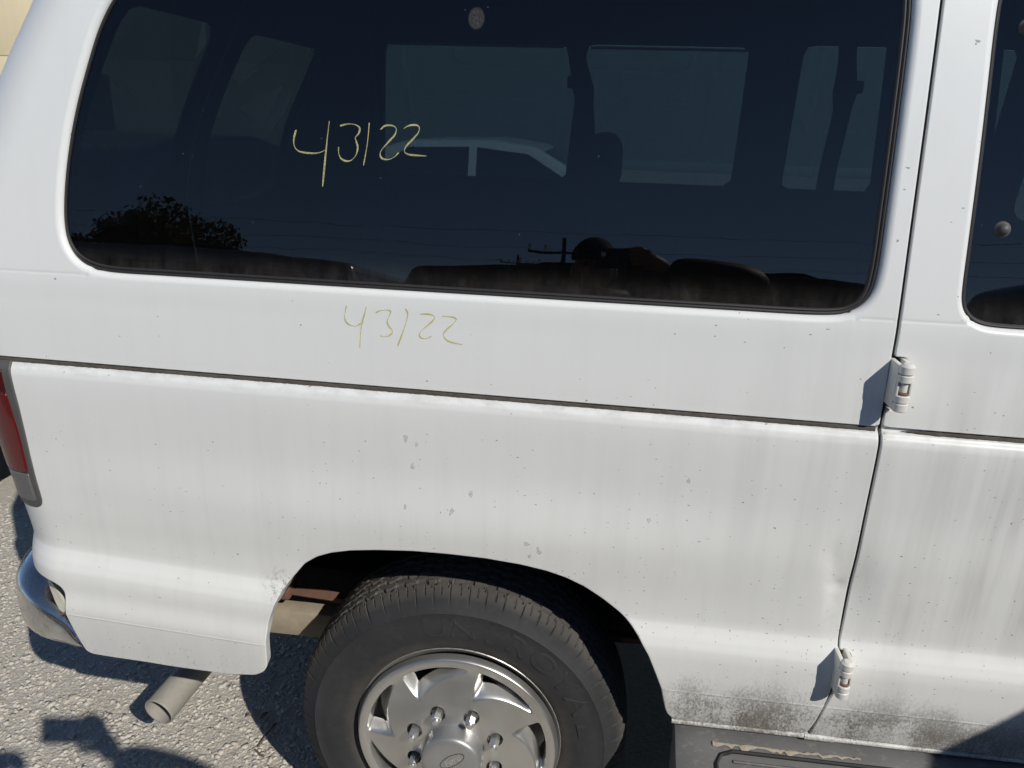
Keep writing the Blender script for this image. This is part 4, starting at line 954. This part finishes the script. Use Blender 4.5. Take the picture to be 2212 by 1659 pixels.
# black SUV behind the photographer (seen mirrored in the glass)
vehicle('sport_utility_vehicle', 'black SUV with roof rails mirrored in the quarter window', (1.35, -4.0, 0), PI, car_paint('black_car_paint', (.012, .012, .014), .12), 5, 1.95,
        [(-2.5, .35), (-2.55, .75), (-2.4, 1.0), (-1.3, 1.12), (2.35, 1.14), (2.5, .9), (2.5, .35)], [(-1.45, 1.08), (-.85, 1.78), (-.2, 1.87), (1.6, 1.87), (2.25, 1.81), (2.42, 1.08)],
        [[(-1.0, 1.18), (-.62, 1.70), (.0, 1.74), (.0, 1.18)], [(.08, 1.18), (.08, 1.74), (.95, 1.74), (.95, 1.18)], [(1.05, 1.18), (1.05, 1.73), (1.75, 1.70), (2.05, 1.18)]], (-1.6, 1.5), .38, 'SUV', True)
vehicle('minivan', 'silver minivan mirrored left of the black SUV', (-3.5, -4.1, 0), 0, car_paint('silver_car_paint', (.36, .35, .34), .25, .5), 5, 1.95,
        [(-2.5, .32), (-2.55, .7), (-2.35, .95), (-1.5, 1.12), (2.3, 1.14), (2.45, .9), (2.45, .32)], [(-1.6, 1.08), (-.6, 1.76), (.0, 1.87), (1.5, 1.88), (2.2, 1.81), (2.38, 1.08)],
        [[(-1.15, 1.18), (-.45, 1.66), (.0, 1.73), (.0, 1.18)], [(.1, 1.18), (.1, 1.74), (1.0, 1.74), (1.0, 1.18)], [(1.12, 1.18), (1.12, 1.74), (1.9, 1.70), (2.05, 1.18)]], (-1.65, 1.45), .35, 'van', True)
vehicle('shadow_truck', 'unseen dark grey truck shape added to cast the shadow low on the side door', (3.80, -1.62, 0), 0, car_paint('grey_truck_paint', (.05, .052, .056), .3), 5, 1.98,  # out of view; added and shaped to throw the shadow low on the door
        [(-2.31, .35), (-2.35, .70), (-2.36, 1.05), (-2.31, 1.13), (-2.22, 1.17), (2.4, 1.2), (2.5, .9), (2.5, .35)], [(-2.10, 1.12), (-1.82, 1.72), (-1.70, 1.78), (-.2, 1.80), (.3, 1.72), (.5, 1.12)],
        [[(-1.8, 1.22), (-1.6, 1.64), (-1.0, 1.66), (-1.0, 1.22)], [(-.9, 1.22), (-.9, 1.66), (.05, 1.64), (.25, 1.22)]], (-1.7, 1.5), .38, 'truck', False, 0, .05)
# seen through the van
vehicle('sedan', 'white sedan parked on the far side of the van', (-.92, 7.2, 0), PI, car_paint('white_car_paint', (.80, .80, .78), .3), 4.7, 1.8,
        [(-2.3, .3), (-2.35, .6), (-2.2, .86), (-1.2, .98), (1.6, 1.02), (2.25, .98), (2.35, .7), (2.3, .3)], [(-1.25, .96), (-.45, 1.40), (.0, 1.455), (.8, 1.43), (1.05, 1.36), (1.75, 1.0)],
        [[(-.9, 1.03), (-.38, 1.33), (.12, 1.38), (.12, 1.03)], [(.20, 1.03), (.20, 1.38), (.8, 1.36), (1.2, 1.12), (1.2, 1.03)]], (-1.4, 1.4), .32)
vehicle('hatchback', 'dark blue hatchback parked just behind the van', (-3.02, 3.2, 0), PI/2, car_paint('dark_blue_car_paint', (.015, .035, .06), .2), 4.2, 1.75,
        [(-2.0, .3), (-2.05, .6), (-1.9, .86), (-1.0, .98), (1.95, 1.02), (2.05, .7), (2.05, .3)], [(-1.1, .96), (-.35, 1.42), (.2, 1.50), (1.1, 1.48), (1.5, 1.40), (1.95, 1.0)],
        [[(-.75, 1.04), (-.25, 1.36), (.3, 1.41), (.3, 1.04)], [(.38, 1.04), (.38, 1.41), (1.1, 1.39), (1.55, 1.06)]], (-1.25, 1.25), .32)
# box trailer wall behind the sedan
tr = empty('box_trailer', (1.5, 12, 0)); tag(tr, 'long pale grey box trailer behind the white sedan', 'trailer')
TRP = simple('trailer_grey', (.26, .32, .31), .55, 0, .08, 2)
box('trailer_box', -5.2, 5.5, -1.2, 1.2, 1.05, 4.0, TRP, tr, .03)
box('top_rail', -5.21, 5.51, -1.225, 1.225, 3.88, 4.03, TRP, tr, .01); box('bottom_rail', -5.21, 5.51, -1.225, 1.225, .98, 1.12, TRP, tr, .01)
for x in (-4, -2.9, 3.6):
    for s in (-1, 1): lathe('wheel', [(0, -.12), (.3, -.12), (.48, -.1), (.5, 0), (.48, .1), (0, .1)], 30, (x, s*.95, .5), TYRE2, tr)
box('landing_leg', 2.0, 2.1, -.9, -.8, .02, 1.06, BLACK, tr)
# cream clad building beyond the rear of the van
CREAM = None
def make_cream():
    k = NT('cream_cladding'); f = k.noise(1, 4, .6, k.mapped((9, 9, .7))); c = k.mix(f, (.60, .51, .33), (.70, .60, .41)); f2 = k.noise(30, 3); c = k.mix(k.ramp(f2, [(.6, 0.), (.75, .3)]), c, (.45, .36, .22)); return k.set(c, .6, 0, .3)
CREAM = make_cream()
bd = empty('clad_building', (-9.6, 10.2, 0)); tag(bd, 'cream metal clad building beyond the rear of the van', 'building')
box('wall_core', -5.5, 5.2, .06, 6, 0, 5.8, CREAM, bd, .02)
for i in range(5):
    for j in range(6):
        bm = box_bm(-5.5+j*1.78, -5.5+j*1.78+1.775, -.03-.012*(i % 2), .0585, .02+i*1.15, .02+i*1.15+1.142, .004); bobj('cladding_panel', bm, CREAM, bd)
box('roof', -5.8, 5.5, -.4, 6.3, 5.82, 5.98, simple('roof_grey', (.25, .25, .24), .6), bd, .02)
wf = box('window_frame', -2.2, -.9, -.08, -.046, 1.5, 2.6, simple('white_trim', (.6, .6, .58), .5), bd, .004); box('pane', -2.12, -.98, -.095, -.082, 1.58, 2.52, CARGLASS, wf, .002)
box('door', 1.4, 2.4, -.09, -.046, .02, 2.1, simple('brown_door', (.12, .09, .07), .6), bd, .004)

# ================================================================== tree, bush, poles
def leaf_mat(name, a, b):
    k = NT(name); g = k.n('ShaderNodeNewGeometry'); r = g.outputs['Random Per Island']; k.set(k.mix(r, a, b), .6, 0, .3)
    return k.m
BARK = simple('bark_brown', (.10, .08, .06), .9, 0, .3, 12, .5, 40)
def foliage(name, centers, n, size, mat, parent, seed):
    rng = np.random.RandomState(seed); V = []; F = []
    for _ in range(n):
        c, r = centers[rng.randint(len(centers))]; d = rng.normal(size=3); d /= np.linalg.norm(d); p = np.array(c)+d*np.array(r)*rng.uniform(.55, 1.05)
        a = rng.normal(size=3); a /= np.linalg.norm(a); b = np.cross(a, rng.normal(size=3)); b /= np.linalg.norm(b); s = size*rng.uniform(.6, 1.4); i = len(V)
        V += [p-a*s, p-b*s*.45, p+a*s, p+b*s*.45]; F.append((i, i+1, i+2, i+3))
    return obj(name, V, F, mat, parent)
def tree(name, label, loc, centers, n, size, mat, trunk_h, seed, cat='tree'):
    t = empty(name, loc); tag(t, label, cat)
    tb = tube('trunk', [(0, 0, 0), (.05, 0, trunk_h*.4), (-.03, .04, trunk_h*.8), (0, 0, trunk_h*1.3)], [.20, .15, .12, .05], BARK, t)
    for c, r in centers[:7]: tube('limb', [(0, 0, trunk_h*.7), (c[0]*.4, c[1]*.4, trunk_h*.7+(c[2]-trunk_h*.7)*.6), tuple(c)], [.08, .05, .02], BARK, t, n=6)
    foliage('crown', centers, n, size, mat, t, seed); return t
rng = np.random.RandomState(21)
cs = [((rng.uniform(-2.6, 2.3), rng.uniform(-1.2, 1.2), rng.uniform(2.1, 3.7)), (rng.uniform(.5, .9), rng.uniform(.5, .9), rng.uniform(.3, .5))) for _ in range(26)]
tree('shade_tree', 'broad rusty green tree mirrored at the left end of the glass', (-9.1, -12.2, 0), cs, 17000, .062, leaf_mat('tree_leaves', (.055, .075, .025), (.17, .11, .045)), 1.9, 4)
cs = [((rng.uniform(-.7, .7), rng.uniform(-.5, .5), rng.uniform(.5, 1.5)), (.45, .45, .4)) for _ in range(9)]
tree('bush', 'bright green bush seen through the rear windows', (-5.3, 4.6, 0), cs, 3500, .06, leaf_mat('bush_leaves', (.06, .11, .02), (.12, .17, .05)), .4, 9, 'bush')
WOOD = simple('pole_wood', (.09, .075, .06), .9, 0, .3, 10); WIRE = simple('wire_black', (.02, .02, .02), .6)
def pole(label, x, y, H, arms):
    p = empty('utility_pole', (x, y, 0)); tag(p, label, 'utility pole', 'poles behind the photographer')
    tube('pole', [(0, 0, 0), (0, 0, H)], [.13, .09], WOOD, p, n=12)
    for z, wd in arms:
        box('crossarm', -wd, wd, -.10, .02, z-.05, z+.05, WOOD, p, .01)
        for t in (-.95, -.55, .55, .95): lathe('insulator', [(0, .28), (.05, .26), (.07, .1), (.04, 0)], 10, (wd*t, -.04, z+.07), NUT, p, axis='z')
    return p
pole('near utility pole with two crossarms mirrored right of centre', -1.35, -30, 6.9, ((6.25, 1.5), (5.6, 1.9))); pole('far small utility pole mirrored above the SUV roof', -6.4, -58, 10.3, ((9.6, 1.3), (8.8, 1.3)))
for z, y, dx in ((6.4, -30.05, 0), (5.78, -30.05, .5), (7.1, -30.0, 0)):
    pts = [(-40+i*4, y+(i-10)*.25, z+1.2*((i-9.7)/10)**2) for i in range(22)]
    tag(tube('overhead_wire', pts, .007, WIRE, None, n=5), {6.4: 'upper overhead wire slung across the mirrored sky', 5.78: 'lower overhead wire slung across the mirrored sky', 7.1: 'topmost overhead wire above the mirrored pole'}[z], 'wire', 'overhead wires')

# ================================================================== photographer
SKIN = simple('skin', (.36, .22, .16), .55, 0, .1, 20); JACKET = simple('dark_jacket', (.035, .031, .027), .6, 0, .3, 12, .3, 150); JEANS = simple('dark_jeans', (.03, .04, .06), .9, 0, .3, 40); CAPB = simple('black_cap', (.012, .012, .013), .8)
pers = empty('person', (.34, -1.62, 0)); tag(pers, 'person in dark jacket and cap holding up a phone, mirrored in glass', 'person')
def skin_mesh(name, pts, edges, rad, mat, parent, sub=2):
    me = bpy.data.meshes.new(name); me.from_pydata(pts, edges, []); me.materials.append(mat); o = bpy.data.objects.new(name, me); COL.objects.link(o)
    o.modifiers.new('skin', 'SKIN'); sd = o.modifiers.new('sub', 'SUBSURF'); sd.levels = sub; sd.render_levels = sub
    for i, r in enumerate(rad): v = me.skin_vertices[0].data[i]; v.radius = (r, r) if not isinstance(r, tuple) else r
    me.skin_vertices[0].data[0].use_root = True; o.modifiers[0].use_smooth_shade = True
    o.parent = parent; o.matrix_parent_inverse = parent.matrix_basis.inverted(); return o
# phone lens sits at the camera; phone lies in the image plane just behind it
PHC = CAM-FWD*.010+RIGHT*.050-UP*.018
phone = empty('phone', PHC); phone.rotation_mode = 'QUATERNION'
phone.rotation_quaternion = Matrix((RIGHT, UP, -FWD)).transposed().to_quaternion(); tag(phone, 'dark phone held sideways in a raised hand', 'phone')
bobj('phone_body', box_bm(-.078, .078, -.037, .037, -.004, .0045, .003, 3), BLACK, phone); box('phone_screen', -.072, .072, -.034, .034, .0047, .0055, CARGLASS, phone, .0005)
lathe('lens_ring', [(.009, -.0042), (.009, -.0056), (.0065, -.0056), (.0065, -.0048), (0, -.0046)], 24, (0, 0, 0), NUT, phone, axis='z').location = (-.050, .018, 0)
hand = PHC+RIGHT*.060; wrist = Vector((.462, -1.325, 1.612)); elbow = Vector((.80, -1.36, 1.585)); shR = Vector((.46, -1.55, 1.42)); shL = Vector((.10, -1.57, 1.42))
neck = Vector((.25, -1.58, 1.47)); chest = Vector((.29, -1.60, 1.24)); pelvis = Vector((.34, -1.64, .95))
elL = Vector((-.06, -1.48, 1.20)); wrL = Vector((.12, -1.40, 1.24))
skin_mesh('body', [pelvis, chest, neck, shR, elbow, wrist, shL, elL, wrL, Vector((.43, -1.64, .88)), Vector((.46, -1.60, .48)), Vector((.47, -1.66, .09)), Vector((.25, -1.64, .88)), Vector((.22, -1.58, .48)), Vector((.21, -1.64, .09)), Vector((.47, -1.54, .035)), Vector((.21, -1.52, .035)), Vector((.23, -1.56, 1.54))],
          [(0, 1), (1, 2), (2, 17), (1, 3), (3, 4), (4, 5), (1, 6), (6, 7), (7, 8), (0, 9), (9, 10), (10, 11), (0, 12), (12, 13), (13, 14), (11, 15), (14, 16)],
          [(.16, .12), (.19, .13), .075, .095, .080, .052, .095, .068, .045, .095, .068, .048, .095, .068, .048, .045, .045, .06], JACKET, pers)
# head, face, cap
hc = Vector((.215, -1.535, 1.625)); bm = bmesh.new(); bmesh.ops.create_uvsphere(bm, u_segments=28, v_segments=20, radius=1)
for v in bm.verts:
    x, y, z = v.co; s = 1-.22*max(0, -z); v.co = Vector((hc.x+x*.077*s, hc.y+y*.098*s, hc.z+z*.118))
    if y < -.85: pass
    fx, fz = x, z
    if y > .3:
        v.co.y += .022*math.exp(-((fx/.16)**2+((fz+.12)/.22)**2))+.006*math.exp(-((fx/.3)**2+((fz+.62)/.15)**2))-.008*(math.exp(-(((fx-.4)/.2)**2+((fz-.08)/.12)**2))+math.exp(-(((fx+.4)/.2)**2+((fz-.08)/.12)**2)))
hd = bobj('head', bm, SKIN, pers, 180); hd.matrix_parent_inverse = pers.matrix_basis.inverted()
def pchild(o): o.matrix_parent_inverse = pers.matrix_basis.inverted(); return o
for s in (-1, 1):
    bm = bmesh.new(); bmesh.ops.create_uvsphere(bm, u_segments=10, v_segments=8, radius=.011, matrix=Matrix.Translation(hc+Vector((s*.030, .084, .010)))); pchild(bobj('eye', bm, BLACK, pers))
    bm = bmesh.new(); bmesh.ops.create_uvsphere(bm, u_segments=10, v_segments=8, radius=1, matrix=Matrix.Translation(hc+Vector((s*.077, -.005, -.01))) @ Matrix.Diagonal((.012, .02, .032, 1))); pchild(bobj('ear', bm, SKIN, pers))
bm = bmesh.new(); bmesh.ops.create_uvsphere(bm, u_segments=24, v_segments=16, radius=1)
bmesh.ops.delete(bm, geom=[v for v in bm.verts if v.co.z < -.05], context='VERTS')
for v in bm.verts: v.co = hc+Vector((v.co.x*.088, v.co.y*.108-.004, v.co.z*.085+.045))
pchild(bobj('cap', bm, CAPB, pers, 180))
V = []; 
for i in range(13):
    a = PI*i/12; V += [(hc.x+.085*math.cos(a), hc.y+.07+.03*math.sin(a), hc.z+.042), (hc.x+.080*math.cos(a), hc.y+.08+.085*math.sin(a), hc.z+.025)]
V += [(x, y, z-.006) for x, y, z in V]; F = [(2*i, 2*i+1, 2*i+3, 2*i+2) for i in range(12)]+[(26+2*i+2, 26+2*i+3, 26+2*i+1, 26+2*i) for i in range(12)]+[(2*i+1, 26+2*i+1, 26+2*i+3, 2*i+3) for i in range(12)]
pchild(obj('cap_brim', V, F, CAPB, pers, smooth=True))
pchild(obj('hood', *lathe_vf([(.07, 1.40), (.115, 1.42), (.125, 1.47), (.105, 1.51), (.09, 1.50)], 24, (.24, -1.595, .02), axis='z'), JACKET, pers, smooth=True))
# right hand gripping the phone's right end: palm plus five fingers
palm = hand+RIGHT*.028-UP*.004-FWD*.018
def fing(pts, r0): return [Vector(p) for p in pts], r0
hv = [wrist, palm+RIGHT*.02, palm]; he = [(0, 1), (1, 2)]; hr_ = [.030, .034, .032]
for k_, (up0, ln) in enumerate(((.030, .072), (.012, .080), (-.006, .075), (-.022, .062))):
    b = len(hv); base_ = palm+UP*up0*.9+FWD*.006
    hv += [base_, base_+FWD*.022-RIGHT*ln*.15+UP*.012, base_+FWD*.024-RIGHT*ln*.45+UP*.012, base_+FWD*.020-RIGHT*ln*.72+UP*.010]; he += [(2, b), (b, b+1), (b+1, b+2), (b+2, b+3)]; hr_ += [.0105, .0095, .0088, .0078]
b = len(hv); hv += [palm-UP*.03-FWD*.01, palm-UP*.035-FWD*.016-RIGHT*.025, palm-UP*.025-FWD*.014-RIGHT*.05]; he += [(1, b), (b, b+1), (b+1, b+2)]; hr_ += [.013, .011, .0095]
skin_mesh('hand', hv, he, hr_, SKIN, pers, 1)
# left hand, loosely curled in front of the chest
lp = wrL+Vector((.05, .02, .0)); hv = [wrL, lp]; he = [(0, 1)]; hr_ = [.028, .032]
for k_ in range(4):
    b = len(hv); d = Vector((.02, .03-.0*k_, .028-.018*k_)); hv += [lp+Vector((.03, .0, .028-.018*k_)), lp+Vector((.06, .004, .026-.018*k_)), lp+Vector((.07, -.018, .024-.017*k_))]; he += [(1, b), (b, b+1), (b+1, b+2)]; hr_ += [.0100, .0092, .0082]
b = len(hv); hv += [lp+Vector((.01, -.02, .035)), lp+Vector((.03, -.035, .045))]; he += [(1, b), (b, b+1)]; hr_ += [.012, .0095]
skin_mesh('hand', hv, he, hr_, SKIN, pers, 1)

# ================================================================== litter on the ground
LEAFB = simple('dead_leaf_brown', (.22, .13, .08), .85, 0, .3, 90); TWIG = simple('twig_brown', (.14, .10, .08), .9, 0, .2, 80)
def dead_leaf(label, x, y, s, rz):
    bm = bmesh.new(); pts = [(-1, 0), (-.5, .42), (.1, .5), (.7, .25), (1, 0), (.6, -.3), (0, -.45), (-.6, -.35)]
    c = bm.verts.new((0, 0, .012)); vs = [bm.verts.new((px*s, py*s, .010+.006*abs(py)*2+.003*px)) for px, py in pts]
    for i in range(8): bm.faces.new((c, vs[i], vs[(i+1) % 8]))
    o = bobj('dead_leaf', bm, LEAFB, None, 180); o.location = (x, y, 0); o.rotation_euler = (0, 0, rz); md = o.modifiers.new('t', 'SOLIDIFY'); md.thickness = .0008
    tag(o, label, 'leaf', 'dead leaves near the wheel')
dead_leaf('small rust brown leaf nearest the tail pipe opening', -.672, .415, .010, .4); dead_leaf('larger rust brown leaf between the tail pipe and the tyre', -.628, .42, .015, 1.1)
tag(tube('twig', [(-.585, .40, .008), (-.592, .36, .010), (-.598, .31, .008)], [.003, .0025, .002], TWIG, None, n=6), 'longer thin twig on the gravel left of the tyre', 'twig', 'twigs by the tyre')
tag(tube('twig', [(-.60, .30, .008), (-.58, .285, .010), (-.566, .28, .008)], [.0025, .0025, .002], TWIG, None, n=6), 'short twig lying below the longer twig', 'twig', 'twigs by the tyre')
